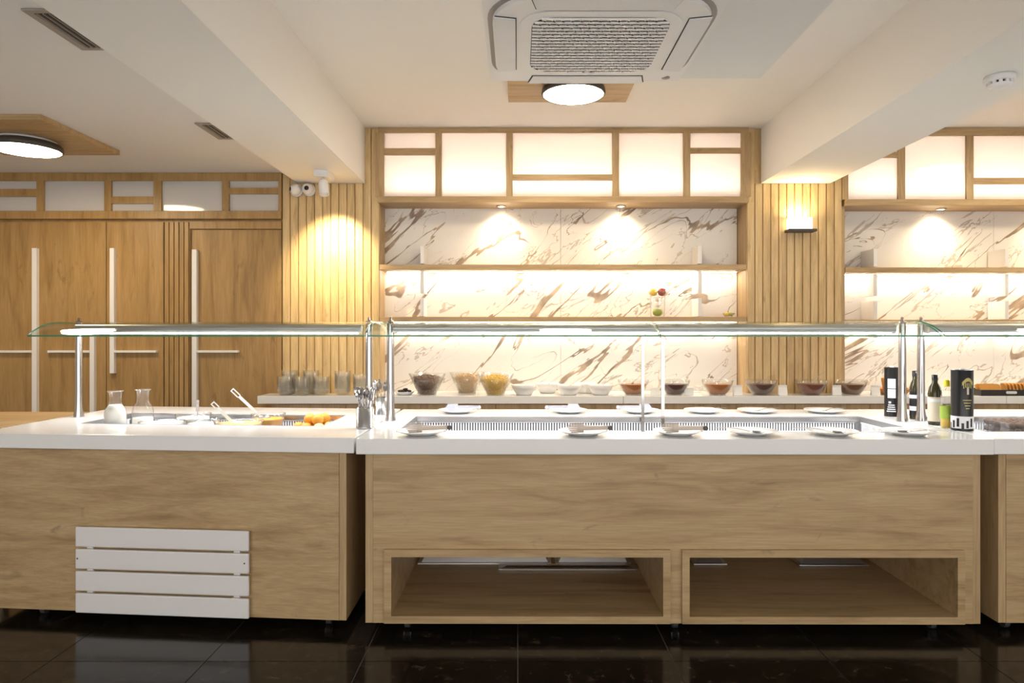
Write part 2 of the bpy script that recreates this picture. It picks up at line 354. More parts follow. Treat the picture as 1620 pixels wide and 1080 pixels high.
# ------------------------------------------------------------------ built-in shelving bays
def bay(label, x0, x1, panes, zo, divs, spots, seams):
    t = thing('shelving_unit', label, 'shelving unit', (0, WD, 0), 0, 'built-in shelving units')
    zb, zt = wz(311)-zo, wz(210)-zo; zh = wz(321)-zo
    sd = 0.03
    box('side_panel', 'oak_v', t, x0-sd, x0, 0.024, 0.30, 0.001, zh); box('side_panel', 'oak_v', t, x1, x1+sd, 0.024, 0.30, 0.001, zh)
    box('header_board', 'oak_h', t, x0-0.01, x1+0.01, -0.02, 0.29, zh, zb, 0.003)
    box('top_rail', 'oak_h', t, x0-0.01, x1+0.01, -0.012, 0.03, zt, CEIL-0.001)
    box('cavity_back', 'white_paint', t, x0, x1, 0.27, 0.285, zb, CEIL-0.001)
    for xs in (x0-sd, x1): box('cavity_side', 'white_paint', t, xs, xs+sd, 0.031, 0.285, zb+0.001, CEIL-0.001)
    ed = [x0-sd]+[e for p in panes for e in p[:2]]+[x1+sd]
    for k in range(0, len(ed), 2): box('stile', 'oak_v', t, ed[k], ed[k+1], -0.012, 0.03, zb, zt)
    for a, b_, bar in panes:
        box('pane', 'pane_lit', t, a, b_, 0.008, 0.014, zb, zt)
        if bar: box('glazing_bar', 'oak_h', t, a, b_, -0.010, 0.007, wz(bar[1])-zo, wz(bar[0])-zo)
    for k in range(len(seams)-1):
        box('marble_panel', 'marble', t, seams[k]+0.0012, seams[k+1]-0.0012, 0.26, 0.275, 0.9, zh-0.001, 0.001)
    for pz0, pz1 in ((426.5, 418), (508.5, 501)):
        sh = box('shelf', 'oak_h', t, x0, x1, 0.01, 0.258, wz(pz0)-zo, wz(pz1)-zo, 0.002)
        box('led_strip', 'led_glow', sh, x0+0.03, x1-0.03, 0.20, 0.215, wz(pz0)-zo-0.006, wz(pz0)-zo-0.0005)
    for dx in divs:
        for z0, z1 in ((wz(416.5)-zo, wz(388)-zo), (wz(463)-zo, wz(428.5)-zo), (wz(500)-zo, wz(471)-zo), (wz(530)-zo, wz(509.5)-zo)):
            box('divider', 'white_board', t, dx-0.016, dx+0.016, 0.03, 0.255, z0, z1, 0.002)
    L_ = x1-x0
    area('led_cavity', ((x0+x1)/2, WD+0.15, zb+0.02), L_-0.1, 0.06, 21*L_/3.2, (1.0, 0.86, 0.74), (math.pi, 0, 0))
    for pz in (426.5, 508.5):
        area('led_shelf', ((x0+x1)/2, WD+0.2075, wz(pz)-zo-0.012), L_-0.1, 0.02, 4.1*L_/3.2, (1.0, 0.87, 0.68))
    for q, sx in enumerate(spots):
        s = thing('recessed_spotlight', 'small recessed spotlight in the header '+('above the fruit vase shelves, ' if zo == 0 else 'beyond the wall lamp, ')+('nearer the doors' if q == 0 else 'farther from the doors'), 'spotlight', (sx, WD+0.14, zh), 0, 'recessed spotlights in the shelving headers')
        m = MB(); m.lathe([(0.028, -0.001), (0.045, -0.001), (0.045, -0.008), (0.028, -0.008)], 20, caps=False); m.build('ring', 'chrome', s)
        m = MB(); m.lathe([(0.0, -0.004), (0.028, -0.004)], 20, caps=False); m.build('lens', 'lamp_glow', s)
        spot('spot_lamp', (sx, WD+0.14, zh-0.012), (sx, WD+0.24, zh-0.5), 9, (1.0, 0.85, 0.6), math.radians(125), 1.0)
    return t
cp = [(607.7, 689, (234.7, 245.5)), (698.6, 801, None), (811, 968.7, (276, 285.6)), (979, 1081, None), (1091.5, 1172, (234, 243))]
bay('oak shelving unit with white backlit panes holding the fruit vase', wx(600), wx(1182), [(wx(a), wx(b), c) for a, b, c in cp], 0.0,
    [wx(667), wx(1109)], [wx(793)*1.02, wx(983)*1.02], [-1.207, 0.387, 1.975])
rx = wx(1341)
rp = [(rx, rx+0.431, (236, 245)), (rx+0.49, rx+1.02, None), (rx+1.08, rx+1.92, (277, 287)), (rx+1.98, rx+2.52, None), (rx+2.58, rx+3.01, (236, 245))]
bay('oak shelving unit with white backlit panes beyond the wall lamp', wx(1333)+0.03, wx(1341)+3.06, rp, 0.025,
    [wx(1388), wx(1597), wx(1790)], [wx(1491)*1.02, wx(1690)], [wx(1333)+0.032, 4.285, 5.87])

# back counter run
bc = thing('back_counter', 'white topped oak counter along the slatted and marble wall', 'counter', (0, 5.72, 0))
zc = 0.90
box('worktop', 'white_solid', bc, atd(407, 5.72), 0.868, 0, 0.277, zc-0.065, zc, 0.003)
box('worktop', 'white_solid', bc, 0.871, 4.02, 0, 0.277, zc-0.065, zc, 0.003)
box('worktop', 'white_solid', bc, 4.023, XR-0.01, 0, 0.277, zc-0.065, zc, 0.003)
for x0, x1 in ((wx(600)+0.001, wx(1182)-0.001), (wx(1333)+0.031, wx(1341)+3.05)):
    box('worktop', 'white_solid', bc, x0, x1, 0.278, 0.538, zc-0.065, zc)
x = atd(407, 5.72)+0.10; k = 0
box('carcass', 'oak_h', bc, x, XR-0.01, 0.06, 0.276, 0.05, zc-0.066)
while x < XR-0.5:
    w_ = 0.62; f_ = box('drawer_front', 'oak_v', bc, x+0.002, x+w_-0.002, 0.04, 0.059, 0.08, zc-0.07, 0.002)
    x += w_

# ------------------------------------------------------------------ ceiling fittings
def ceiling_lamp(label, x, y, zc_, panel, dz):
    t = thing('ceiling_lamp', label, 'lamp', (x, y, zc_), 0, 'round ceiling lamps')
    x0, x1, y0, y1 = panel
    box('mounting_board', 'oak_h', t, x0-x, x1-x, y0-y, y1-y, -0.035, -0.001, 0.002)
    m = MB(); m.lathe([(0.15, -0.036), (0.185, -0.036), (0.185, -dz+0.061), (0.15, -dz+0.061)], 40); m.build('collar', 'white_plastic', t)
    m = MB(); m.lathe([(0.10, -dz+0.060), (0.20, -dz+0.058), (0.22, -dz+0.045), (0.226, -dz+0.02), (0.220, -dz+0.004), (0.213, -dz+0.004), (0.213, -dz+0.02)], 48, caps=False); m.build('housing', 'dark_metal', t)
    m = MB(); m.lathe([(0.0, -dz), (0.16, -dz+0.001), (0.205, -dz+0.006), (0.2128, -dz+0.015)], 48, caps=False); m.build('diffuser', 'lamp_glow', t)
    return t
ceiling_lamp('round dark ringed lamp on a square oak board behind the air conditioner', 0.392, 4.90, CEIL, (-0.07, 0.815, 4.40, 5.245), 0.105)
ceiling_lamp('round dark ringed lamp on an oak board on the lower ceiling by the doors', -3.45, 4.88, LCEIL, (-3.90, -3.02, 4.40, 5.28), 0.110)
ceiling_lamp('round dark ringed lamp on an oak board beyond the right beam', 4.33, 4.90, CEIL, (3.88, 4.78, 4.40, 5.245), 0.105)

def vent(x, y0, y1, lab):
    t = thing('air_vent', lab, 'vent', (x, y0, LCEIL), 0, 'slot air vents in the ceiling'); w_ = 0.19; L_ = y1-y0
    m = MB(); m.box(0, 0.035, 0, L_, -0.008, -0.001); m.box(w_-0.035, w_, 0, L_, -0.008, -0.001); m.box(0.035, w_-0.035, 0, 0.03, -0.008, -0.001); m.box(0.035, w_-0.035, L_-0.03, L_, -0.008, -0.001)
    m.build('frame', 'vent_metal', t); box('duct', 'dark_gap', t, 0.035, w_-0.035, 0.03, L_-0.03, -0.003, -0.001)
    for i in range(4): box('blade', 'vent_metal', t, 0.045+i*0.027, 0.051+i*0.027, 0.03, L_-0.03, -0.012, -0.004)
vent(-2.13, 2.98, 3.40, 'slot air vent in the lower ceiling, the one farther from the doors')
vent(-2.13, 4.58, 4.95, 'slot air vent in the lower ceiling, the one closer to the doors')

# ceiling cassette air conditioner
ac = thing('air_conditioner', 'white square ceiling cassette air conditioner with round-cornered grille', 'air conditioner', (0.34, 3.05, 2.70))
m = MB(); m.prism(rrect(0.955, 0.95, 0.02), -0.012, -0.001); m.build('panel', 'white_plastic', ac, 0.002)
m = MB(); m.prism(rrect(0.925, 0.915, 0.235, 10), -0.0145, -0.012); m.build('air_outlet', 'vent_metal', ac)
m = MB(); m.prism(rrect(0.885, 0.875, 0.225, 10), -0.032, -0.0145); m.build('front_panel', 'white_plastic', ac, 0.004)
m = MB(); m.prism(rrect(0.665, 0.665, 0.13, 8), -0.036, -0.032); m.build('grille_surround', 'white_plastic', ac, 0.003)
m = MB(); m.prism(rrect(0.565, 0.565, 0.09, 8), -0.0368, -0.036); m.build('grille_recess', 'dark_gap', ac)
m = MB(); S_ = 0.56; nr = 18; p = S_/nr
for i in range(nr):
    y = -S_/2+i*p; e = 0.0
    yy = abs(y+p/2)-(S_/2-0.085)
    if yy > 0: e = 0.085-math.sqrt(max(0, 0.085**2-yy*yy))
    m.box(-S_/2+e, S_/2-e, y, y+p*0.42, -0.0415, -0.0368)
    n = 15
    for k in range(n+1):
        x = -S_/2+(k+(0.5 if i % 2 else 0))*S_/n
        if -S_/2+e < x < S_/2-e-0.022: m.add([(x, y+p*0.4, -0.0412), (x+0.010, y+p*0.4, -0.0412), (x+0.022, y+p, -0.0412), (x+0.012, y+p, -0.0412)], [(0, 3, 2, 1)]); m.box(x+0.006, x+0.016, y+p*0.42, y+p, -0.0412, -0.0368)
m.build('grille', 'white_plastic', ac)
for rz in range(4):
    a = rz*math.pi/2; R = Matrix.Rotation(a, 4, 'Z')
    m = MB(); m.prism([(-0.27, 0.345), (0.27, 0.345), (0.29, 0.432), (-0.29, 0.432)], -0.0335, -0.032, mat=R); fl_ = m.build('flap_gap', 'dark_gap', ac)
    m = MB(); m.prism([(-0.265, 0.349), (0.265, 0.349), (0.285, 0.436), (-0.285, 0.436)], -0.039, -0.0337, mat=R); m.build('flap', 'flap_plastic', ac, 0.002)
m = MB(); m.lathe([(0.0, -0.0), (0.02, -0.0), (0.02, -0.004), (0.0, -0.005)], 20, (0.40, 0.425, -0.0125), caps=False); m.build('sensor', 'vent_metal', ac)
box('badge', 'vent_metal', ac, -0.03, 0.03, 0.297, 0.303, -0.0365, -0.036)

# smoke detector
sx = atd(1586, 3.5); sd_ = thing('smoke_detector', 'round white smoke detector under the right beam', 'smoke detector', (sx, 3.52, BEAM))
m = MB(); m.lathe([(0.0, -0.001), (0.07, -0.001), (0.07, -0.022), (0.062, -0.03), (0.05, -0.03)], 32, caps=False); m.build('base', 'white_plastic', sd_)
m = MB(); m.lathe([(0.048, -0.03), (0.048, -0.045)], 24, caps=False); m.build('chamber', 'dark_gap', sd_)
m = MB(); m.lathe([(0.056, -0.043), (0.05, -0.052), (0.03, -0.06), (0.0, -0.062)], 32, caps=False)
for k in range(12):
    a = k*math.pi/6; m.box(0.046, 0.057, -0.008, 0.008, -0.046, -0.029, mat=Matrix.Rotation(a, 4, 'Z'))
m.build('cover', 'white_plastic', sd_)

# security cameras
for px, py, yaw, lab in ((465, 302, -0.9, 'white dome security camera turned towards the doors'), (485, 301, 0.05, 'white dome security camera facing out into the room')):
    t = thing('security_camera', lab, 'camera', (wx(px)*0.985, WD-0.002, wz(py)), 0, 'security cameras')
    R = Matrix.Rotation(math.radians(90), 4, 'X')
    m = MB(); m.lathe([(0.0, 0.0), (0.05, 0.0), (0.055, 0.012), (0.052, 0.03), (0.0, 0.03)], 28, mat=R, caps=False); m.build('mount', 'white_plastic', t)
    Q = Matrix.Translation((0, -0.055, 0)) @ Matrix.Rotation(yaw, 4, 'Z') @ Matrix.Rotation(math.radians(90), 4, 'X')
    m = MB(); m.ell((0, 0, 0), 0.048, 20, 12, mat=Q); m.build('ball', 'white_plastic', t)
    m = MB(); m.lathe([(0.0, 0.048), (0.018, 0.046), (0.022, 0.040)], 20, mat=Q, caps=False); m.build('lens', 'lens_black', t)

# adjustable white spotlight under the left beam
tx = atd(511, 5.55); ts = thing('beam_spotlight', 'white cylindrical spotlight hanging under the left beam', 'spotlight', (tx, 5.55, BEAM))
box('base_box', 'white_plastic', ts, -0.06, 0.05, -0.05, 0.13, -0.055, -0.001, 0.003)
m = MB(); m.cyl((0.0, 0.0, -0.055), (0.0, 0.0, -0.085), 0.008); m.build('stem', 'white_plastic', ts)
Q = Matrix.Translation((0, 0, -0.08)) @ Matrix.Rotation(math.radians(-14), 4, 'X') @ Matrix.Rotation(math.radians(-9), 4, 'Y')
m = MB(); m.lathe([(0.0, 0.0), (0.032, 0.0), (0.038, -0.01), (0.038, -0.12), (0.034, -0.12), (0.034, -0.112), (0.0, -0.112)], 24, mat=Q, caps=False); m.build('body', 'white_plastic', ts)
spot('beam_spot_lamp', (tx+0.02, 5.59, BEAM-0.215), (wx(530), 6.0, wz(410)), 46, (1.0, 0.80, 0.46), math.radians(84), 1.0)

# wall lamp on the right slats
wl = thing('wall_lamp', 'small glowing box wall lamp with dark ledge on the oak slats', 'lamp', (wx(1261), WD, wz(360)))
box('back_plate', 'dark_metal', wl, -0.06, 0.06, -0.012, 0.001, -0.045, 0.06)
box('shade', 'sconce_glow', wl, -0.098, 0.098, -0.085, -0.013, -0.021, 0.077, 0.004)
box('ledge', 'dark_metal', wl, -0.11, 0.13, -0.105, -0.001, -0.046, -0.024, 0.002)
area('wall_lamp_up', (wx(1261), WD-0.05, wz(360)+0.085), 0.16, 0.05, 1.1, (1.0, 0.78, 0.42), (math.pi, 0, 0))

# ------------------------------------------------------------------ buffet counters
TOP = 0.92
def castor(parent, x, y):
    m = MB(); m.cyl((x-0.012, y, 0.0255), (x+0.012, y, 0.0255), 0.0255, seg=14)
    c = m.build('castor', 'rubber', parent); b_ = MB(); b_.box(x-0.02, x+0.02, y-0.02, y+0.02, 0.048, 0.056); b_.box(x-0.018, x-0.0135, y-0.012, y+0.02, 0.02, 0.05); b_.box(x+0.0135, x+0.018, y-0.012, y+0.02, 0.02, 0.05); b_.build('castor_fork', 'steel', c)
def slab_with_hole(parent, x0, x1, y0, y1, hx0, hx1, hy0, hy1, z0, z1):
    m = MB(); o = [(x0, y0), (x1, y0), (x1, y1), (x0, y1)]; h = [(hx0, hy0), (hx1, hy0), (hx1, hy1), (hx0, hy1)]
    vs = [(*p, z1) for p in o]+[(*p, z1) for p in h]+[(*p, z0) for p in o]+[(*p, z0) for p in h]; fs = []
    for i in range(4):
        j = (i+1) % 4
        fs += [(i, j, 4+j, 4+i), (8+j, 8+i, 12+i, 12+j), (i, 8+i, 8+j, j), (4+i, 4+j, 12+j, 12+i)]
    m.add(vs, fs); return m.build('worktop', 'white_solid', parent, 0.003)
def well(parent, x0, x1, y0, y1):
    t = 0.004; zf = 0.83
    m = MB(); m.box(x0+t, x1-t, y0+t, y1-t, zf-0.006, zf); m.build('well_floor', 'steel_brushed', parent)
    m = MB(); m.box(x0, x0+t, y0, y1, zf-0.006, TOP+0.002); m.box(x1-t, x1, y0, y1, zf-0.006, TOP+0.002); m.box(x0+t, x1-t, y0, y0+t, zf-0.006, TOP+0.002); m.box(x0+t, x1-t, y1-t, y1, zf-0.006, TOP+0.002)
    m.build('well_liner', 'steel_brushed', parent)
    box('steel_rail', 'steel', parent, x0+t, x1-t, y1-0.022, y1-t, TOP-0.026, TOP-0.001, 0.002)
    m = MB(); m.box(x0+0.03, x1-0.03, y1-0.010, y1-t-0.0005, zf+0.001, TOP-0.030); m.build('slot_backing', 'dark_gap', parent)
    m = MB(); n = int((x1-x0-0.06)/0.0155); z0, z1 = zf+0.008, TOP-0.036
    m.box(x0+0.03, x1-0.03, y1-0.014, y1-0.0105, zf+0.001, z0); m.box(x0+0.03, x1-0.03, y1-0.014, y1-0.0105, z1, TOP-0.030)
    for i in range(n+1): xx = x0+0.03+i*0.0155; m.box(xx, xx+0.0085, y1-0.014, y1-0.0105, z0, z1)
    m.build('slotted_grille', 'grille_white', parent)
    m = MB(); n = int((y1-y0-0.06)/0.0155)                  # slotted end plates
    for xa, xb in ((x0+t, x0+t+0.004), (x1-t-0.004, x1-t)):
        m = MB(); m.box(xa, xb, y0+0.02, y1-0.03, z1, TOP-0.03)
        for i in range(n): yy = y0+0.025+i*0.0155; m.box(xa, xb, yy, yy+0.0085, zf+0.002, z1)
        m.build('end_grille', 'grille_white', parent)
def shell(t, bx0, bx1, by0, by1):        # sides and back of a counter body
    box('side_panel', 'oak_v', t, bx0, bx0+0.035, by0+0.001, by1, 0.056, TOP-0.073, 0.001); box('side_panel', 'oak_v', t, bx1-0.035, bx1, by0+0.001, by1, 0.056, TOP-0.073, 0.001)
    box('back_panel', 'oak_h', t, bx0+0.036, bx1-0.036, by1-0.03, by1, 0.056, TOP-0.073)

# main buffet counter
mc = thing('buffet_counter', 'long oak buffet counter with two open niches and white top', 'counter', (-0.749, 3.22, 0), math.radians(-0.25))
LM = 2.947; D = 1.29
slab_with_hole(mc, 0, LM, 0, D, 0.144, 2.76, 0.23, 0.895, TOP-0.072, TOP)
well(mc, 0.144, 2.76, 0.23, 0.895)
bx0, bx1 = 0.037, LM-0.043; by = 0.03
shell(mc, bx0, bx1, by, D-0.03)
DM = 3.25
def mx(px): return atd(px, DM)+0.749
def mz(py): return EYE-(py-VY)*DM/F
zb_ = 0.056; n0 = (mx(620), mx(1047.5)); n1 = (mx(1089), mx(1509)); nz0, nz1 = mz(972), mz(879)
fp = MB()      # front panel around the two niches
xa, xb = bx0+0.036, bx1-0.036
fp.box(xa, xb, by, by+0.022, nz1, TOP-0.073); fp.box(xa, xb, by, by+0.022, zb_, nz0)
fp.box(xa, n0[0], by, by+0.022, nz0, nz1); fp.box(n0[1], n1[0], by, by+0.022, nz0, nz1); fp.box(n1[1], xb, by, by+0.022, nz0, nz1)
fp.build('front_panel', 'oak_h', mc)
for (a, b_) in (n0, n1):
    m = MB(); w_ = 0.034; y0, y1 = by-0.018, by-0.0005
    m.box(a-w_, b_+w_, y0, y1, nz1, nz1+w_); m.box(a-w_, b_+w_, y0, y1, nz0-w_, nz0); m.box(a-w_, a, y0, y1, nz0, nz1); m.box(b_, b_+w_, y0, y1, nz0, nz1)
    m.build('niche_frame', 'oak_h', mc)
    m = MB(); d_ = 1.10
    m.box(a, b_, by+0.0225, d_, nz0-0.018, nz0); m.box(a, b_, by+0.0225, d_, nz1, nz1+0.018)
    m.box(a-0.018, a, by+0.0225, d_, nz0, nz1); m.box(b_, b_+0.018, by+0.0225, d_, nz0, nz1); m.box(a, b_, d_-0.012, d_, nz0, nz1)
    m.build('niche_lining', 'oak_h', mc)
for cx_ in (0.22, 1.50, LM-0.22):
    for cy_ in (0.12, D-0.12): castor(mc, cx_, cy_)
def pan(label, px0, px1, d0, d1, base, h, mat):
    x0, x1 = atd(px0, d0), atd(px1, d0); t = thing('steel_tray', label, 'tray', ((x0+x1)/2, d0, base), 0, 'steel trays in the counter niches'); hw = (x1-x0)/2; L_ = d1-d0
    m = MB(); vs = []; prof = ((0.0, 0.03, 0.0), (1.0, 0.0, h))
    for f_, ins, z in ((0, 0.05, h), (1, 0.018, 0.006), (2, 0.0, 0.006), (2, 0.0, 0.001)):
        vs += [(-hw+ins, ins, z), (hw-ins, ins, z), (hw-ins, L_-ins, z), (-hw+ins, L_-ins, z)]
    fs = [(0, 1, 2, 3)]
    for r in range(3):
        for i in range(4): j = (i+1) % 4; fs.append((r*4+i, r*4+j, r*4+4+j, r*4+4+i))
    m.add(vs, fs); o = m.build('pan', mat, t)
    sd = o.modifiers.new('solid', 'SOLIDIFY'); sd.thickness = 0.0015
    return t
zf = nz0+0.001
pan('long upturned stainless tray at the back of the niche with three trays', 661, 872, 3.96, 4.28, zf, 0.06, 'tray_steel')
pan('short upturned stainless tray beside the long one in the niche with three trays', 879, 998, 3.96, 4.28, zf, 0.06, 'tray_steel')
pan('narrow flat stainless tray lying in front of two taller trays', 789, 1008, 3.86, 3.95, zf, 0.012, 'steel')
pan('dark steel tray next to the partition in the wider empty niche', 1098, 1150, 3.95, 4.25, zf, 0.045, 'steel_brushed')
pan('dark steel tray near the end wall of the wider empty niche', 1265, 1375, 3.93, 4.24, zf, 0.05, 'steel_brushed')

# left buffet counter, turned a little
TH = math.radians(5.0)
A = Vector((-0.765, 3.247, 0))
lc = thing('buffet_counter', 'oak buffet counter with white louvre boards, holding milk and fruit', 'counter', A)
LL = 1.9; TT = math.tan(TH)            # its front runs off at a slight slant to the long counter
MB.XF = lambda p: (p[0], p[1]-p[0]*TT, p[2])
slab_with_hole(lc, -LL, 0, 0, D, -1.61, -0.26, 0.385, 0.896, TOP-0.072, TOP)
well(lc, -1.61, -0.26, 0.385, 0.896)
shell(lc, -LL+0.04, -0.042, 0.025, D-0.03)
box('front_panel', 'oak_h', lc, -LL+0.076, -0.078, 0.025, 0.047, 0.056, TOP-0.073)
def lw(x, y, z): return A+Vector((x, y-x*TT, z))
lx0, lx1 = -1.375, -0.507
for k in range(4):
    bm_ = MB(); bm_.box(lx0, lx1, 0.0, 0.0175, 0, 0.0955); o = bm_.build('louvre_board', 'white_board', lc, 0.006, (0, -0.006, 0.058+k*0.1065), 3)
    if k == 2:
        for xs in (lx0+0.012, lx1-0.02):
            m = MB(); m.cyl((xs, 0.001, 0.05), (xs, -0.0015, 0.05), 0.004, seg=10); m.build('screw', 'dark_metal', o)
box('louvre_batten', 'white_board', lc, lx0+0.05, lx0+0.08, 0.012, 0.0245, 0.06, 0.45); box('louvre_batten', 'white_board', lc, lx1-0.08, lx1-0.05, 0.012, 0.0245, 0.06, 0.45)
for cx_ in (-LL+0.28, -0.15):
    for cy_ in (0.12, D-0.12): castor(lc, cx_, cy_)

MB.XF = None
# right buffet counter
rc = thing('buffet_counter', 'oak buffet counter at the far end holding the bowl of nuts', 'counter', (2.207, 3.22, 0))
slab_with_hole(rc, 0, 2.4, 0, D, 0.13, 2.2, 0.23, 0.895, TOP-0.072, TOP); well(rc, 0.13, 2.2, 0.23, 0.895)
shell(rc, 0.04, 2.36, 0.03, D-0.03); box('front_panel', 'oak_h', rc, 0.076, 2.32, 0.03, 0.052, 0.056, TOP-0.073)
for cx_ in (0.13, 2.2):
    for cy_ in (0.12, D-0.12): castor(rc, cx_, cy_)

# wooden side table beyond the left counter
st = thing('side_table', 'plain oak topped table at the far left end of the counters', 'table', (-3.3, 4.15, 0))
box('tabletop', 'oak_h', st, -0.75, 0.48, -0.35, 0.44, 0.86, 0.895, 0.003)
for x_ in (-0.7, 0.40):
    for y_ in (-0.3, 0.36): box('leg', 'oak_v', st, x_, x_+0.05, y_, y_+0.05, 0, 0.859)

# ------------------------------------------------------------------ sneeze guards
def guard(label, loc, rz, x0, x1, yc, poles, arches=(), led=None, slant=0, seams=()):
    t = thing('sneeze_guard', label, 'sneeze guard', loc, rz, 'glass sneeze guards over the counters')
    n = 12; hw = 0.30; zr, ze = 1.468-TOP, 1.392-TOP; prof = []
    for k in range(n+1):
        u = -1+2*k/n; prof.append((yc+u*hw, ze+(zr-ze)*(1-abs(u)**2.6)))
    cuts = [x0, *seams, x1]
    for xa, xb in zip(cuts, cuts[1:]):
        m = MB(); th = 0.008; vs = []
        for xx in (xa+(0.002 if xa > x0 else 0), xb-(0.002 if xb < x1 else 0)):
            for y, z in prof: vs.append((xx, y, z))
            for y, z in prof: vs.append((xx, y, z+th))
        N = n+1; fs = []; 
        for k in range(n): fs += [(k, k+1, 2*N+k+1, 2*N+k), (N+k, 3*N+k, 3*N+k+1, N+k+1)]
        m.add(vs, fs, True)
        es = [(0, 2*N, 3*N, N), (n, N+n, 3*N+n, 2*N+n)]
        for k in range(n): es += [(k, N+k, N+k+1, k+1), (2*N+k, 2*N+k+1, 3*N+k+1, 3*N+k)]
        m.add(vs, es, False, 1)
        m.build('glass_canopy', ['canopy_glass', 'glass_edge'], t)
    lx0, lx1 = led if led else (x0+0.08, x1-0.08)
    m = MB(); m.cyl((lx0, yc, zr-0.032), (lx1, yc, zr-0.032), 0.026, seg=20); lb = m.build('light_bar', 'steel_brushed', t)
    m = MB(); m.box(lx0+0.02, lx1-0.02, yc-0.012, yc+0.012, zr-0.0605, zr-0.0575); m.build('led_strip', 'cool_glow', lb)
    q = Vector(((lx0+lx1)/2, yc-(lx0+lx1)/2*math.tan(slant), zr-0.066))
    area('guard_led', Vector(loc)+q, lx1-lx0-0.05, 0.03, 7.5*(lx1-lx0)/2.8, COOL, (0, 0, -slant))
    for px, py in poles:
        m = MB(); m.lathe([(0.030, 0.0), (0.030, 0.004), (0.0225, 0.06), (0.0205, 0.14), (0.0195, zr-0.01), (0.0195, zr+0.012), (0.008, zr+0.013), (0.008, zr+0.03), (0.0, zr+0.034)], 24, (px, py, 0.0005)); m.build('pole', 'chrome', t)
    for ax, ya, yb in arches:
        m = MB(); s_ = 0.008
        m.box(ax-s_, ax+s_, ya-s_, ya+s_, -0.085, ze-0.006); m.box(ax-s_, ax+s_, yb-s_, yb+s_, -0.085, ze+0.02)
        pts = [(ya, ze-0.006)]+[(y, z-0.004) for y, z in prof if ya < y < yb]+[(yb, ze+0.02)]
        for (y0, z0), (y1, z1) in zip(pts, pts[1:]): m.cyl((ax, y0, z0-0.004), (ax, y1, z1-0.004), 0.006, seg=8)
        m.build('arch_support', 'chrome', t)
    return t
guard('glass sneeze guard over the long middle counter', (0, 0, TOP), 0, -0.765, 2.165, 3.85, [(-0.713, 3.90), (2.135, 3.86)], [(0.73, 3.50, 4.06)], seams=(0.73,))
MB.XF = lambda p: (p[0], p[1]-p[0]*TT, p[2])
guard('glass sneeze guard over the milk and fruit counter', (A.x, A.y, TOP), 0, -1.885, -0.03, 0.645, [(-1.81, 0.675), (-0.075, 0.675)], slant=TH)
MB.XF = None
guard('glass sneeze guard over the counter with the nuts', (0, 0, TOP), 0, 2.185, 4.6, 3.85, [(2.262, 3.90), (4.5, 3.86)])

# ------------------------------------------------------------------ tableware prototypes
def lathe_obj(name, mat, prof, parent=None, seg=28, caps=False):
    m = MB(); m.lathe(prof, seg, caps=caps); return m.build(name, mat, parent)
def place(o, loc, rz=0, rot=None, s=None):
    o.location = loc; o.rotation_euler = rot if rot else (0, 0, rz)
    if s: o.scale = (s, s, s)
    return o
PLATE = [(0.0, 0.004), (0.07, 0.004), (0.085, 0.010), (0.118, 0.020), (0.120, 0.022), (0.118, 0.0235), (0.083, 0.0135), (0.068, 0.008), (0.0, 0.008)]
plate_me = None
def plate(loc, label, s=1.0):
    global plate_me
    if plate_me is None:
        m = MB(); m.lathe([(0.0, 0.0005), (0.06, 0.0005), (0.062, 0.0035), (0.07, 0.004)]+PLATE[2:], 40, caps=False); o = m.build('plate', 'porcelain'); plate_me = o.data
    else: o = bpy.data.objects.new('plate', plate_me); C.objects.link(o)
    tag(o, label, 'plate', 'white plates along the counter'); place(o, loc, s=s); return o
def spoon_mesh(fork=False):
    m = MB(); N = 8
    for k in range(N):
        a = k/N; b_ = (k+1)/N
        def w(t): return 0.006-0.0032*math.sin(min(1, t*1.15)*math.pi/2)
        def z(t): return 0.004+0.010*math.sin(t*math.pi)*0.6
        vs = []
        for t in (a, b_): x = -0.10+0.13*t; vs += [(x, -w(t), z(t)), (x, w(t), z(t)), (x, w(t), z(t)+0.002), (x, -w(t), z(t)+0.002)]
        m.add(vs, [(0,3,7,4), (1,5,6,2), (3,2,6,7), (0,4,5,1)]+([(0,1,2,3)] if k == 0 else []))
    if fork:
        m.box(0.03, 0.055, -0.011, 0.011, 0.003, 0.005)
        for k in range(4): m.box(0.055, 0.085, -0.011+k*0.0063, -0.0075+k*0.0063, 0.003, 0.005)
    else:
        vs = []; n = 16
        for r, zz in ((0.0, 0.0), (0.6, 0.002), (1.0, 0.007)):
            for i in range(n): a = 2*math.pi*i/n; vs.append((0.056+0.028*r*math.cos(a), 0.018*r*math.sin(a), zz))
        fs = []
        for r in range(2):
            for i in range(n): j = (i+1) % n; fs.append((r*n+i, r*n+j, (r+1)*n+j, (r+1)*n+i))
        m.add(vs, fs, True)
    return m
spoon0 = spoon_mesh().build('spoon', 'chrome'); fork0 = spoon_mesh(True).build('fork', 'chrome')
C.objects.unlink(spoon0); C.objects.unlink(fork0)
def cutlery(src, name, loc, rot, label, group, s=1.0, cat=None):
    o = bpy.data.objects.new(name, src.data); C.objects.link(o); o.location = loc; o.rotation_euler = rot; o.scale = (s, s, s)
    return tag(o, label, cat or name, group)

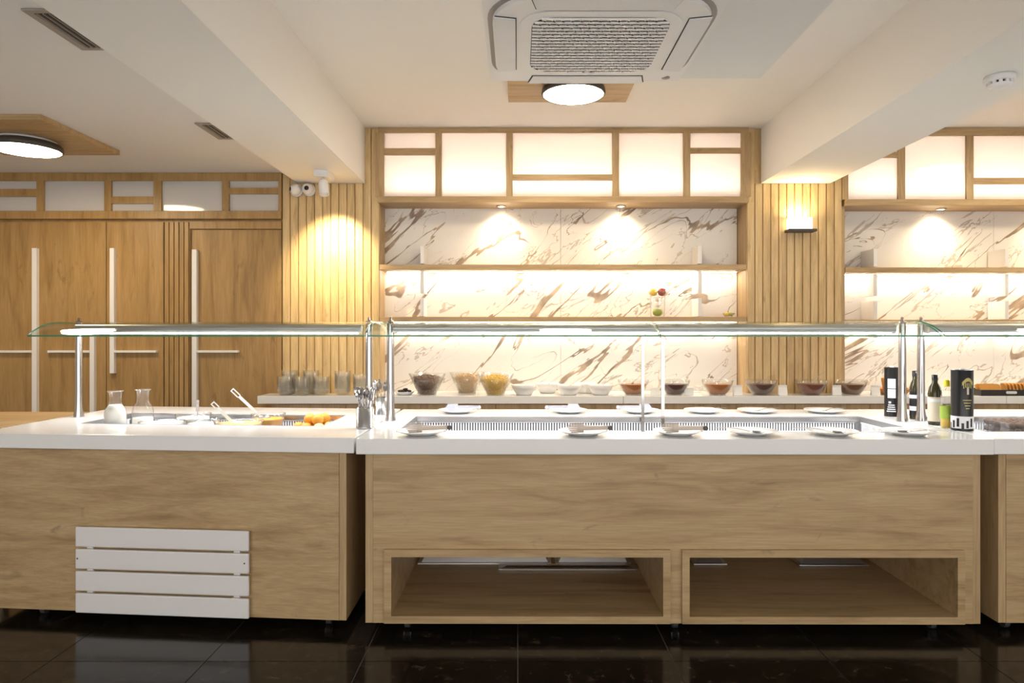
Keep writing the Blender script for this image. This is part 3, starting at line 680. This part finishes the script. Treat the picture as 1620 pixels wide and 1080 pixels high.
# plates on the main counter
front = [(667, 'with steel tongs at the corner by the cutlery cup'), (922, 'with steel tongs beside the middle of the grille'), (1072, 'with steel tongs in front of the thin arch support'), (1190, 'with a spoon on the near strip, second from the black tins'),
         (1317, 'with a spoon and fork on the near strip between others'), (1437, 'on the near strip beside the black tins')]
back = [(724, 'with clear tongs facing the brown cereal'), (899, 'with clear tongs facing the white bowls'), (1012, 'with clear tongs facing the first orange jam'), (1113, 'with a spoon facing the dark jam, on the far strip'), (1198, 'with a fork facing the darkest jam'), (1304, 'with a fork facing the red jam')]
FP = []; BP = []
for px, s in front: FP.append(plate((atd(px, 3.35), 3.35, TOP), 'white plate '+s))
for px, s in back: BP.append(plate((atd(px, 4.30), 4.30, TOP), 'white plate '+s))
def tongs(loc, rz, label, mat):
    t = thing('serving_tongs', label, 'tongs', loc, rz, 'serving tongs on plates')
    for sg in (-1, 1):
        m = MB(); R = Matrix.Translation((0.10, 0, 0.014)) @ Matrix.Rotation(sg*0.13, 4, 'Z')
        m.box(-0.135, 0.0, -0.0015, 0.0015, 0, 0.018, mat=R); m.box(-0.135, 0.0, -0.006, 0.006, 0.016, 0.019, mat=R); m.build('arm', mat, t)
        m = MB(); R = R @ Matrix.Translation((-0.135, 0, 0))
        m.box(-0.025, 0.0, -0.002, 0.002, -0.010, 0.030, mat=R)
        for k in range(5): m.box(-0.075+0.006*abs(k-2), -0.025, -0.002-0.004*sg, 0.002-0.004*sg, -0.010+k*0.0085, -0.0045+k*0.0085, mat=R)
        m.build('serving_head', mat, t)
    m = MB(); m.cyl((0.098, -0.010, 0.023), (0.098, 0.010, 0.023), 0.011, seg=12); m.build('hinge', 'dark_metal' if mat != 'plastic_tong' else mat, t)
    return t
rs = {3: -0.54, 4: -0.50, 5: 2.84}
def on_plate(p, rz, off, dz): return (p.location.x+off*math.cos(rz), p.location.y+off*math.sin(rz), TOP+dz)
for i in (0, 1, 2): tongs(on_plate(FP[i], 0.15-0.1*i, 0.035, 0.0103), 0.15-0.1*i, ['steel salad tongs on the corner plate by the cutlery cup', 'steel salad tongs on the plate at the middle of the grille', 'steel salad tongs on the plate in front of the arch support'][i], 'tong_steel')
for i in (0, 1, 2): tongs(on_plate(BP[i], math.pi*0.97 if i else 0.1, 0.035, 0.0103), math.pi*0.97 if i else 0.1, ['clear plastic tongs on the plate facing the brown cereal', 'clear plastic tongs on the plate facing the white bowls', 'clear plastic tongs on the plate facing the first orange jam'][i], 'plastic_tong')
for i in (3, 4, 5):
    cutlery(spoon0, 'serving_spoon', on_plate(FP[i], rs[i], -0.05, 0.0107), (0, 0.032, rs[i]), 'steel serving spoon lying on the near plate '+front[i][1].split('near strip')[-1].strip(', '), 'serving spoons on plates', 1.3, 'spoon')
    cutlery(fork0, 'serving_fork', on_plate(BP[i], 0.4+math.pi, -0.05, 0.0107), (0, 0.056, 0.4+math.pi), 'steel serving fork lying on the far plate '+back[i][1].split(',')[0], 'serving forks on plates', 1.2, 'fork')

# cutlery cups
for (px, d, n, lab) in ((577.5, 3.60, 13, 'steel cup packed with cutlery at the counter joint'), (604, 4.20, 9, 'steel cup of cutlery behind the sneeze guard pole')):
    X = atd(px, d); cup = lathe_obj('cutlery_cup', 'steel', [(0.0, 0.001), (0.047, 0.001), (0.047, 0.006), (0.0445, 0.010), (0.0445, 0.105), (0.0425, 0.105), (0.0425, 0.012), (0.0, 0.012)])
    tag(cup, lab, 'cup', 'cutlery cups'); place(cup, (X, d, TOP))
    for k in range(n):
        a = 2*math.pi*k/n+0.12; r = 0.029; tl = 0.12; sc_ = 1.0+0.08*(k % 2)
        rot = Matrix.Rotation(a, 4, 'Z') @ Matrix.Rotation(tl, 4, 'Y') @ Matrix.Rotation(math.radians(90), 4, 'Z') @ Matrix.Rotation(math.radians(-90), 4, 'Y')
        o = cutlery(spoon0 if k % 3 else fork0, 'teaspoon' if k % 3 else 'fork', (X+r*math.cos(a), d+r*math.sin(a), TOP+0.0145+0.10*sc_), rot.to_euler(), ('steel teaspoon' if k % 3 else 'steel fork')+' standing in the '+('front cutlery cup' if px < 600 else 'rear cutlery cup'), 'cutlery in the '+('front' if px < 600 else 'rear')+' cup', sc_, 'cutlery')

# ------------------------------------------------------------------ food on the left counter
def carafe(label, X, d, level):
    z = 0.831; t = thing('milk_carafe', label, 'carafe', (X, d, z), 0, 'glass milk carafes')
    P = [(0.0, 0.003), (0.050, 0.003), (0.056, 0.012), (0.056, 0.135), (0.050, 0.16), (0.033, 0.185), (0.031, 0.20), (0.031, 0.25), (0.043, 0.258), (0.043, 0.261), (0.029, 0.255)]
    lathe_obj('glass', 'bowl_glass', P, t)
    inner = [(0.0, 0.006), (0.048, 0.006), (0.0535, 0.014), (0.0535, min(level, 0.134))]
    if level > 0.134: inner += [(0.048, 0.159), (0.0325, 0.184)]
    inner.append((0.0, inner[-1][1]+0.001)); m = lathe_obj('milk', 'milk', inner, None)
    m.location = (X, d, z); m['kind'] = 'stuff'; tag(m, 'white milk filling the '+('fuller' if level > .134 else 'half empty')+' carafe', 'milk')
    return t
carafe('glass carafe full of milk', atd(182.5, 3.86), 3.86, 0.18); carafe('half empty glass carafe of milk beside the full one', atd(226, 3.97), 3.97, 0.10)
def glass_bowl(label, X, d, r, h, mat, clabel, ccat, lvl=0.7, z=0.831, group='glass serving bowls in the left well'):
    P = [(0.0, 0.002), (r*0.5, 0.002), (r*0.72, h*0.25), (r*0.93, h*0.7), (r, h), (r*0.985, h), (r*0.91, h*0.7), (r*0.70, h*0.27), (r*0.48, 0.006), (0.0, 0.006)]
    o = lathe_obj('glass_bowl', 'bowl_glass', P, None, 36); place(o, (X, d, z)); tag(o, label, 'bowl', group)
    if mat:
        inner = [(0.48*r, 0.006), (0.70*r, 0.27*h), (0.91*r, 0.7*h), (0.985*r, h)]; cut = h*lvl; prof = [(0.0, 0.0062), (inner[0][0]-0.0012, 0.0062)]
        for (ra, za), (rb, zb2) in zip(inner, inner[1:]):
            if zb2 < cut: prof.append((rb-0.0012, zb2))
            else: prof.append((ra+(rb-ra)*(cut-za)/(zb2-za)-0.0012, cut)); break
        c = lathe_obj(ccat.replace(' ', '_'), mat, prof+[(r*0.5, cut+0.003), (0.0, cut+0.002)], None, 36)
        place(c, (X, d, z)); tag(c, clabel, ccat); c['kind'] = 'stuff'
    return o
glass_bowl('wide glass bowl of white yoghurt beside the carafes', -1.985, 3.88, 0.12, 0.09, 'yoghurt', 'white yoghurt in the bowl beside the carafes', 'yoghurt', 0.9)
glass_bowl('glass bowl with an upright dark handled spoon', atd(306, 4.12), 4.12, 0.10, 0.105, 'yoghurt', 'white yoghurt in the bowl with the upright spoon', 'yoghurt', 0.8)
glass_bowl('small glass bowl of yoghurt between larger bowls', -1.762, 3.90, 0.09, 0.095, 'yoghurt', 'white yoghurt in the small middle bowl', 'yoghurt', 0.8)
glass_bowl('wide glass bowl of yellow custard with a ladle', -1.54, 3.84, 0.13, 0.098, 'custard', 'pale yellow custard in the wide bowl', 'custard', 0.85)
glass_bowl('deep glass bowl of orange slices with a ladle', atd(424, 4.055), 4.06, 0.098, 0.112, 'orange_slice', 'orange fruit slices in syrup in the deep bowl', 'fruit salad', 0.75)
def ladle(label, p0, p1, mat='steel'):
    p0 = Vector(p0); p1 = Vector(p1); d = p1-p0; t = thing('ladle', label, 'ladle', p0, 0, 'ladles in the glass bowls')
    m = MB(); Q = d.to_track_quat('Z', 'Y').to_matrix().to_4x4(); L_ = d.length
    m.box(-0.002, 0.002, -0.0085, 0.0085, 0.0, L_*0.8, mat=Q); m.box(-0.002, 0.002, -0.012, -0.006, L_*0.8, L_, mat=Q); m.box(-0.002, 0.002, 0.006, 0.012, L_*0.8, L_, mat=Q); m.box(-0.002, 0.002, -0.012, 0.012, L_, L_+0.006, mat=Q); m.build('handle', mat, t)
    m = MB(); m.lathe([(0.0, -0.03), (0.02, -0.026), (0.034, -0.01), (0.036, 0.006), (0.034, 0.006), (0.030, -0.008), (0.0, -0.026)], 18, (0, 0, 0.02), caps=False); m.build('bowl', mat, t)
def pt(px, py, d): return ((px-VX)*d/F, d, EYE-(py-VY)*d/F)
ladle('steel ladle leaning in the bowl of yellow custard', (-1.55, 3.84, 0.895), pt(337, 638, 3.80), 'porcelain')
ladle('long steel ladle leaning in the bowl of orange slices', (atd(424, 4.055)-0.02, 4.055, 0.905), pt(368, 617, 4.04))
X = atd(311, 4.12); hs = thing('spoon_upright', 'dark handled spoon standing in the yoghurt bowl', 'spoon', (X, 4.12, 0.85))
m = MB(); m.cyl((0, 0, 0.0), (0.004, 0, 0.10), 0.004); m.build('stem', 'steel', hs); m = MB(); m.cyl((0.004, 0, 0.10), (0.008, 0, 0.165), 0.009, 0.007); m.build('handle', 'vent_metal', hs)
px_, pd = atd(497, 3.95), 3.95
pl = plate((px_, pd, 0.831), 'white plate under the heap of orange peaches', 0.98)
heap = [(-0.085, -0.01), (-0.045, 0.05), (-0.03, -0.045), (0.015, 0.01), (0.045, -0.06), (0.085, 0.0), (0.04, 0.075)]
for k, (dx, dy) in enumerate(heap+[(-0.025, 0.005), (0.03, -0.03), (0.05, 0.03)]):
    z = 0.831+0.012+0.0335 if k < 7 else 0.831+0.012+0.0335+0.046
    m = MB(); m.ell((0, 0, 0), (0.034, 0.034, 0.032), 16, 10); isp = k in (4, 5)
    o = m.build('pear' if isp else 'peach', 'pear' if isp else 'peach', None, 0, (px_+dx, pd+dy, z))
    tag(o, 'pale yellow pear beside the heap of peaches' if isp else ('round orange peach on top of the heap on the plate' if k > 6 else 'round orange peach at the bottom of the heap on the plate'), 'pear' if isp else 'peach', 'pears by the peaches' if isp else ('peaches on top' if k > 6 else 'peaches at the bottom'))

# ------------------------------------------------------------------ nested glass dessert bowls on the back counter
gb = lathe_obj('dessert_bowl', 'stack_glass', [(0.0, 0.001), (0.045, 0.001), (0.052, 0.006), (0.063, 0.03), (0.0655, 0.050), (0.0685, 0.052), (0.0685, 0.055), (0.0645, 0.055), (0.061, 0.03), (0.050, 0.009), (0.0, 0.006)], None, 26)
stacks = [(451.5, 5.80, 8), (477.5, 5.80, 8), (508.5, 5.82, 8), (458, 5.93, 11), (492, 5.93, 11), (542, 5.84, 11), (571, 5.86, 9)]
ordn = ['first front stack from the doors', 'second front stack from the doors', 'third front stack from the doors', 'rear stack closest to the doors', 'rear stack second from the doors', 'tall front stack', 'stack closest to the marble']
first = True
for (px, d, n), s in zip(stacks, ordn):
    for k in range(n):
        o = gb if first else gb.copy()
        if not first: C.objects.link(o)
        first = False
        o.location = (atd(px, d), d, zc+0.001+k*0.0145); tag(o, ('topmost clear glass dessert bowl of the ' if k == n-1 else 'lowest clear glass dessert bowl of the ' if k == 0 else 'clear glass dessert bowl nested inside the ')+s, 'bowl', 'dessert bowls, '+s)

# ------------------------------------------------------------------ cereal, white bowls, jams
def pellets(name, r0, r1, h, n, size, mat, loc, label):
    m = MB(); rnd = random.Random(n)
    m.lathe([(0.0, 0.0015), (r0*0.84, 0.0015), (r1*0.82, h*0.82), (r1*0.5, h*1.0), (0.0, h*1.05)], 20, caps=False)
    for i in range(n):
        a = rnd.uniform(0, 6.283); u = rnd.random()
        if u < 0.62: z = rnd.uniform(0.01, h*0.8); r = (r0+(r1-r0)*z/(h*0.82))*0.95
        else: r = r1*0.95*math.sqrt(rnd.random()); z = h*(1.05-0.2*(r/r1)**2)
        s_ = size*rnd.uniform(0.6, 1.2); c = Vector((r*math.cos(a), r*math.sin(a), z)); R = Matrix.Rotation(rnd.uniform(0, 6), 4, (rnd.uniform(-1, 1), rnd.uniform(-1, 1), 1))
        vs = [c+(R @ Vector(p))*s_ for p in ((1.3, 0, 0), (-1.3, 0, 0), (0, 1, 0), (0, -1, 0), (0, 0, 0.7), (0, 0, -0.7))]
        for v in vs:
            v.z = max(v.z, 0.0015); lim = 0.994*(0.072+0.079*(v.z-0.001)/0.175)-0.001; q = math.hypot(v.x, v.y)
            if q > lim: v.x *= lim/q; v.y *= lim/q
        m.add(vs, [(0,2,4), (2,1,4), (1,3,4), (3,0,4), (2,0,5), (1,2,5), (3,1,5), (0,3,5)])
    o = m.build(name, mat, None, 0, loc); o['kind'] = 'stuff'; return tag(o, label, 'cereal')
def cone_bowl(px, d, r0, r1, h, label):
    o = lathe_obj('cereal_bowl', 'bowl_glass', [(0.0, 0.001), (r0, 0.001), (r1, h), (r1-0.004, h), (r0-0.003, 0.005), (0.0, 0.005)], None, 32)
    place(o, (atd(px, d), d, zc)); tag(o, label, 'bowl', 'glass cereal bowls'); return o
for px, d, mat, nm, lab, lab2 in ((676, 5.82, 'cereal_brown', 'chocolate_cereal', 'flared glass bowl of brown chocolate cereal', 'brown chocolate cereal heaped in its glass bowl'), (739, 6.03, 'cereal_beige', 'oat_cereal', 'flared glass bowl of beige oat cereal', 'beige oats filling their glass bowl'), (784, 5.82, 'cereal_yellow', 'corn_flakes', 'flared glass bowl of yellow corn flakes', 'yellow corn flakes heaped in their glass bowl')):
    cone_bowl(px, d, 0.075, 0.155, 0.18, lab)
    pellets(nm, 0.071, 0.135, 0.155, 520, 0.009, mat, (atd(px, d), d, zc+0.004), lab2)
d = 5.9; X = atd(640, 5.84)
o = lathe_obj('oval_dish', 'porcelain', [(0.0, 0.001), (0.055, 0.001), (0.085, 0.028), (0.082, 0.028), (0.052, 0.006), (0.0, 0.006)]); place(o, (X, 5.84, zc)); tag(o, 'low white dish of black dried fruit', 'dish')
for k in range(9):
    a = k*0.75; m = MB(); m.ell((0, 0, 0), (0.022, 0.013, 0.011), 10, 6); r = 0.045 if k < 7 else 0.015
    f_ = m.build('dried_fruit', 'dried_fruit', None, 0, (X+r*math.cos(a), 5.84+r*math.sin(a), zc+0.030+0.016*(k > 6))); f_.rotation_euler = (0, 0, a+1.5); tag(f_, 'piece of black dried fruit in the low white dish', 'dried fruit', 'dried fruit in the white dish')
WB = [(0.0, 0.001), (0.06, 0.001), (0.066, 0.006), (0.095, 0.05), (0.108, 0.085), (0.105, 0.085), (0.091, 0.05), (0.06, 0.010), (0.0, 0.008)]
wb0 = None
for px, dd, lab in ((829, 5.83, 'white porcelain bowl next to the corn flakes'), (866, 6.03, 'white porcelain bowl set back behind the others with a dark spoon'), (900, 5.83, 'white porcelain bowl at the middle of the back counter'), (925, 6.03, 'white porcelain bowl set back beside the marble joint'), (950, 5.84, 'white porcelain bowl next to the first orange jam')):
    o = lathe_obj('white_bowl', 'porcelain', WB, None, 32) if wb0 is None else wb0.copy()
    if wb0 is not None: C.objects.link(o)
    wb0 = wb0 or o; place(o, (atd(px, dd), dd, zc)); tag(o, lab, 'bowl', 'white bowls on the back counter')
    q = cutlery(spoon0, 'bowl_spoon', (atd(px, dd)+0.05, dd, zc+0.095), Matrix.Rotation(2.6 if px % 2 else 0.4, 4, 'Z').to_euler() if False else (0, 0.55, math.pi-0.5+(px % 7)*0.15), 'steel spoon leaning in the '+lab[22:] if False else 'steel spoon leaning in a white porcelain bowl', 'spoons in the white bowls', 1.1, 'spoon')
jam = [(1002, 5.84, 'jam_orange', 'first orange'), (1067, 5.84, 'jam_dark', 'dark red'), (1135, 5.84, 'jam_orange', 'second orange'), (1204, 5.84, 'jam_dark', 'darkest'), (1284, 5.84, 'jam_red', 'red'), (1346, 5.84, 'jam_brown', 'brown')]
for k, (px, dd, mat, nm) in enumerate(jam):
    o = glass_bowl(f'round glass bowl of {nm} jam on the back counter', atd(px, dd), dd, 0.13, 0.125, mat, f'{nm} jam in a glass bowl'.replace('first ', '').replace('second ', ''), 'jam', 0.72, zc, 'glass jam bowls')
    cutlery(spoon0, 'jam_spoon', (atd(px, dd)+0.03, dd, zc+0.12), (0.0, 0.5 if k % 2 else 0.7, math.pi-0.5+0.35*(k % 3)), f'steel spoon in the {nm} jam bowl', 'spoons in the jam bowls', 1.1, 'spoon')
for k, px in enumerate((1036.5, 1090, 1167, 1238, 1323.5, 1385)):
    nm = jam[k][3]; h = 0.06 if k < 2 else 0.085
    m = MB(); X = atd(px, 5.78)
    for s in (-1, 1): m.box(-0.037, 0.037, -0.0008, 0.0008, 0, h, mat=Matrix.Translation((0, s*0.012, 0)) @ Matrix.Rotation(s*0.18, 4, 'X'))
    o = m.build('tent_card', 'card', None, 0, (X, 5.78, zc+0.0015)); tag(o, f'small white folded card beside the {nm} jam bowl', 'card', 'folded cards by the jams')
for px, dd in ((1150, 6.06), (1100, 6.06)):
    o = gb.copy(); C.objects.link(o); o.location = (atd(px, dd), dd, zc+0.001); tag(o, 'clear glass bowl standing behind the jam bowls', 'bowl', 'glasses behind the jams')

# ------------------------------------------------------------------ shelf fruit and dish
zs = wz(501)+0.001; X = wx(1040)*1.02; yv = WD+0.11
t = thing('glass_vase', 'tall footed glass vase with fruit on the shelf', 'vase', (X, yv, zs))
lathe_obj('lower_glass', 'bowl_glass', [(0.0, 0.001), (0.055, 0.001), (0.062, 0.006), (0.066, 0.181), (0.0645, 0.181), (0.060, 0.008), (0.0, 0.006)], t)
lathe_obj('upper_bowl', 'bowl_glass', [(0.0, 0.1645), (0.036, 0.1645), (0.0745, 0.187), (0.086, 0.231), (0.0845, 0.231), (0.073, 0.189), (0.035, 0.168), (0.0, 0.168)], t)
for nm, mat, off, r, lab in (('lemon', 'lemon', (-0.0378, 0, 0.2165), (0.0372, 0.0372, 0.035), 'yellow lemon on top of the glass vase'), ('apple', 'apple_red', (0.039, 0, 0.2195), (0.0385, 0.0385, 0.037), 'red apple on top of the glass vase'), ('apple', 'apple_green', (0, 0, 0.043), (0.044, 0.044, 0.036), 'green apple at the bottom of the glass vase')):
    m = MB(); m.ell((0, 0, 0), r, 20, 12); f_ = m.build(nm, mat, None, 0, (X+off[0], yv+off[1], zs+off[2])); tag(f_, lab, nm if nm != 'apple' else 'apple', 'fruit in the glass vase')
X = wx(1156)*1.01; o = lathe_obj('small_dish', 'bowl_glass', [(0.0, 0.001), (0.03, 0.001), (0.055, 0.035), (0.053, 0.035), (0.028, 0.005), (0.0, 0.005)]); place(o, (X, WD+0.12, zs)); tag(o, 'small glass dish with limes at the shelf end', 'dish')
for k in range(3):
    m = MB(); m.ell((0, 0, 0), (0.020, 0.017, 0.016), 12, 8); f_ = m.build('lime', 'apple_green' if k else 'lemon', None, 0, (X-0.018+0.018*k, WD+0.12+0.012*(k % 2), zs+0.026)); tag(f_, 'small green lime in the dish' if k else 'small yellow lemon in the dish', 'fruit', 'fruit in the small dish')

# ------------------------------------------------------------------ bottles and tins by the poles
def tin(label, px, d, r, h, art):
    t = thing('oil_tin', label, 'tin', (atd(px, d), d, TOP), -math.atan2(atd(px, d), d), 'black oil tins')
    lathe_obj('body', 'tin_black', [(0.0, 0.001), (r, 0.001), (r+0.001, 0.004), (r, 0.007), (r, h-0.006), (r+0.001, h-0.003), (r, h), (r-0.004, h-0.003), (0.0, h-0.003)], t, 40)
    lathe_obj('spout_cap', 'porcelain', [(0.0, h-0.003), (0.012, h-0.003), (0.012, h+0.008), (0.0, h+0.009)], t, 16)
    def patch(name, mat, a0, a1, z0, z1, e=0.0006, n=10, f=None):
        m = MB(); vs = []; fs = []
        for k in range(n+1):
            u = k/n; a = math.radians(-90+a0+(a1-a0)*u); lo, hi = (z0, z1) if f is None else f(u)
            vs += [((r+e)*math.cos(a), (r+e)*math.sin(a), lo), ((r+e)*math.cos(a), (r+e)*math.sin(a), hi)]
        for k in range(n): fs.append((2*k, 2*k+2, 2*k+3, 2*k+1))
        m.add(vs, fs, True); m.build(name, mat, t)
    if art == 'labels':
        patch('label_panel', 'label_white', -32, 28, h*0.38, h*0.56); patch('label_panel', 'label_white', -32, 28, h*0.575, h*0.77)
        for k in range(4): patch('text_line', 'label_white', -40+4*k, 30-3*k, h*(0.10+0.042*k), h*(0.10+0.042*k)+0.006, n=6)
        patch('emblem', 'label_white', -24, -6, h*0.27, h*0.31, n=5)
    else:
        patch('base_band', 'label_white', -100, 100, 0.012, h*0.24, n=24)
        for k in range(6): patch('branch', 'tin_black', -75+24*k, -62+24*k, h*0.03+0.006*(k % 3), h*0.13+0.012*(k % 3), 0.0012, 6)
        def arc(u): z = h*0.80+h*0.075*math.sin(math.pi*u); return (z-0.018, z)
        patch('tree_crown', 'gold', 0, 62, 0, 0, f=arc)
        for k in range(5): patch('tree_branch', 'gold', 6+10*k, 11+10*k, h*(0.70+0.015*(k % 2)), h*0.79, n=3)
        patch('tree_trunk', 'label_cream', 24, 36, h*0.60, h*0.72, n=4)
        for k in range(4): patch('text_line', 'gold', 4+5*k, 52-4*k, h*(0.50-0.045*k), h*(0.50-0.045*k)+0.004, n=6)
    return t
tin('slim black tin with two white label panels behind the poles', 1411, 4.125, 0.041, 0.29, 'labels')
tin('large black tin with golden tree emblem and pale base band', 1522, 3.52, 0.0495, 0.305, 'tree')
def bottle(name, label, px, d, prof, mat, parts):
    t = thing(name, label, 'bottle', (atd(px, d), d, TOP), 0, 'bottles by the poles'); lathe_obj('body', mat, prof, t, 28)
    for nm, mt, pr in parts: lathe_obj(nm, mt, pr, t, 28)
bottle('oil_bottle', 'dark glass oil bottle with cream label', 1479, 3.73, [(0.0, 0.001), (0.032, 0.001), (0.034, 0.006), (0.034, 0.17), (0.028, 0.20), (0.0145, 0.225), (0.0135, 0.262), (0.0, 0.262)], 'oil_bottle', [('label', 'label_cream', [(0.0345, 0.02), (0.0345, 0.15)]), ('label_emblem', 'label_white', [(0.0349, 0.125), (0.0349, 0.14)]), ('cap', 'tin_black', [(0.0155, 0.24), (0.0155, 0.268), (0.0, 0.269)])])
bottle('oil_bottle', 'narrow dark oil bottle with printed label between the poles', 1447.5, 3.98, [(0.0, 0.001), (0.027, 0.001), (0.028, 0.006), (0.028, 0.18), (0.022, 0.205), (0.013, 0.225), (0.0125, 0.27), (0.0, 0.27)], 'oil_bottle', [('label', 'tin_black', [(0.0284, 0.02), (0.0284, 0.16)]), ('label_print', 'label_white', [(0.0287, 0.05), (0.0287, 0.075)]), ('label_print', 'label_white', [(0.0287, 0.12), (0.0287, 0.14)]), ('cap', 'tin_black', [(0.0145, 0.245), (0.0145, 0.276), (0.0, 0.277)])])
bottle('sunflower_oil_bottle', 'clear bottle of yellow oil with yellow cap and green label', 1498, 3.60, [(0.0, 0.001), (0.029, 0.001), (0.031, 0.008), (0.031, 0.13), (0.029, 0.165), (0.012, 0.205), (0.011, 0.22), (0.0, 0.22)], 'bowl_glass', [('oil', 'oil_yellow', [(0.0, 0.004), (0.028, 0.004), (0.029, 0.10), (0.0, 0.10)]), ('label', 'label_green', [(0.0315, 0.05), (0.0315, 0.115)]), ('cap', 'cap_yellow', [(0.014, 0.215), (0.0145, 0.245), (0.010, 0.25), (0.0, 0.25)])])
bottle('honey_bottle', 'amber honey bottle with yellow cap behind the slim tin', 1427, 4.0, [(0.0, 0.001), (0.020, 0.001), (0.022, 0.008), (0.022, 0.11), (0.018, 0.16), (0.009, 0.185), (0.0, 0.185)], 'bowl_glass', [('honey', 'honey', [(0.0, 0.004), (0.0205, 0.004), (0.0205, 0.10), (0.0, 0.10)]), ('cap', 'cap_yellow', [(0.011, 0.182), (0.011, 0.205), (0.0, 0.206)])])

# glass box of nuts in the right well
X0 = atd(1612, 3.78); t = thing('glass_box', 'rectangular glass dish heaped with brown nuts in the right well', 'dish', (X0, 3.78, 0.831))
m = MB(); hx, hy, h = 0.14, 0.12, 0.105
m.box(-hx, hx, -hy, hy, 0.0, 0.004); m.box(-hx, -hx+0.004, -hy, hy, 0.004, h); m.box(hx-0.004, hx, -hy, hy, 0.004, h); m.box(-hx+0.004, hx-0.004, -hy, -hy+0.004, 0.004, h); m.box(-hx+0.004, hx-0.004, hy-0.004, hy, 0.004, h); m.build('glass_walls', 'bowl_glass', t)
nm_ = MB(); nm_.ell((0, 0, 0), (0.022, 0.018, 0.017), 10, 7); n0 = None; rnd = random.Random(3)
for lay in range(3):
    for i in range(6):
        for j in range(5):
            if n0 is None: n0 = nm_.build('walnut', 'nut_shell'); o = n0
            else: o = n0.copy(); C.objects.link(o)
            o.location = (X0-0.11+0.044*i+rnd.uniform(-.003, .003), 3.78-0.09+0.045*j+rnd.uniform(-.003, .003), 0.854+0.033*lay); o.rotation_euler = (rnd.uniform(-.4, .4), rnd.uniform(-.4, .4), rnd.uniform(0, 3)); nl = ('bottom', 'middle', 'top')[lay]; tag(o, f'brown walnut in the {nl} layer of the rectangular glass dish', 'walnut', f'walnuts in the {nl} layer')

# bread at the right end of the back counter
t = thing('serving_tray', 'black serving tray of toast with pale handle slots', 'tray', (atd(1610, 5.86), 5.86, zc))
m = MB(); m.box(-0.39, 0.36, -0.13, 0.10, 0.001, 0.006); m.box(-0.40, 0.37, -0.138, -0.13, 0.001, 0.05); m.box(-0.40, 0.37, 0.10, 0.108, 0.001, 0.05); m.box(-0.40, -0.39, -0.13, 0.10, 0.001, 0.05); m.box(0.36, 0.37, -0.13, 0.10, 0.001, 0.05); m.build('tray_body', 'tray_black', t)
m = MB(); m.prism(rrect(0.09, 0.022, 0.010, 5), 0, 0.001, mat=Matrix.Translation((-0.15, -0.1385, 0.028)) @ Matrix.Rotation(math.radians(90), 4, 'X')); m.build('handle_slot', 'label_white', t)
sl = MB(); sl.prism(rrect(0.10, 0.09, 0.02, 4), 0, 0.013); s0 = None
tx0 = atd(1610, 5.86)
for i in range(13):
    if s0 is None: s0 = sl.build('toast_slice', 'rusk', None, 0.002); o = s0
    else: o = s0.copy(); C.objects.link(o)
    if i < 4: o.location = (tx0-0.31+0.085*(i % 2)-0.01*(i//2), 5.80+0.019*i, zc+0.0462); o.rotation_euler = (math.radians(62), 0, 0)
    else: o.location = (tx0-0.12+0.03*(i-4), 5.86, zc+0.0505); o.rotation_euler = (math.radians(78), 0, math.radians(75))
    tag(o, 'golden toast slice leaning flat on the black tray' if i < 4 else 'golden toast slice in the upright row on the black tray', 'toast', 'leaning toast slices' if i < 4 else 'upright row of toast')
bx = atd(1392, 5.9); bo = thing('bread_basket', 'brown wicker basket of crispbread behind the slim black tin', 'basket', (bx+0.10, 5.88, zc))
m = MB(); m.lathe([(0.0, 0.001), (0.10, 0.001), (0.14, 0.05), (0.136, 0.05), (0.097, 0.006), (0.0, 0.006)], 28, caps=False); m.build('basket_bowl', 'crust', bo)
for k in range(9):
    of = -0.078+0.0195*k; o = s0.copy(); C.objects.link(o); o.scale = (1.2, 1.2, 1.2); o.location = (bx+0.10+of, 5.88, zc+0.064+0.02*(of/0.078)**2); o.rotation_euler = (math.radians(80), 0, math.radians(76)); tag(o, 'crispbread slice standing in the wicker basket', 'crispbread', 'crispbread in the basket')
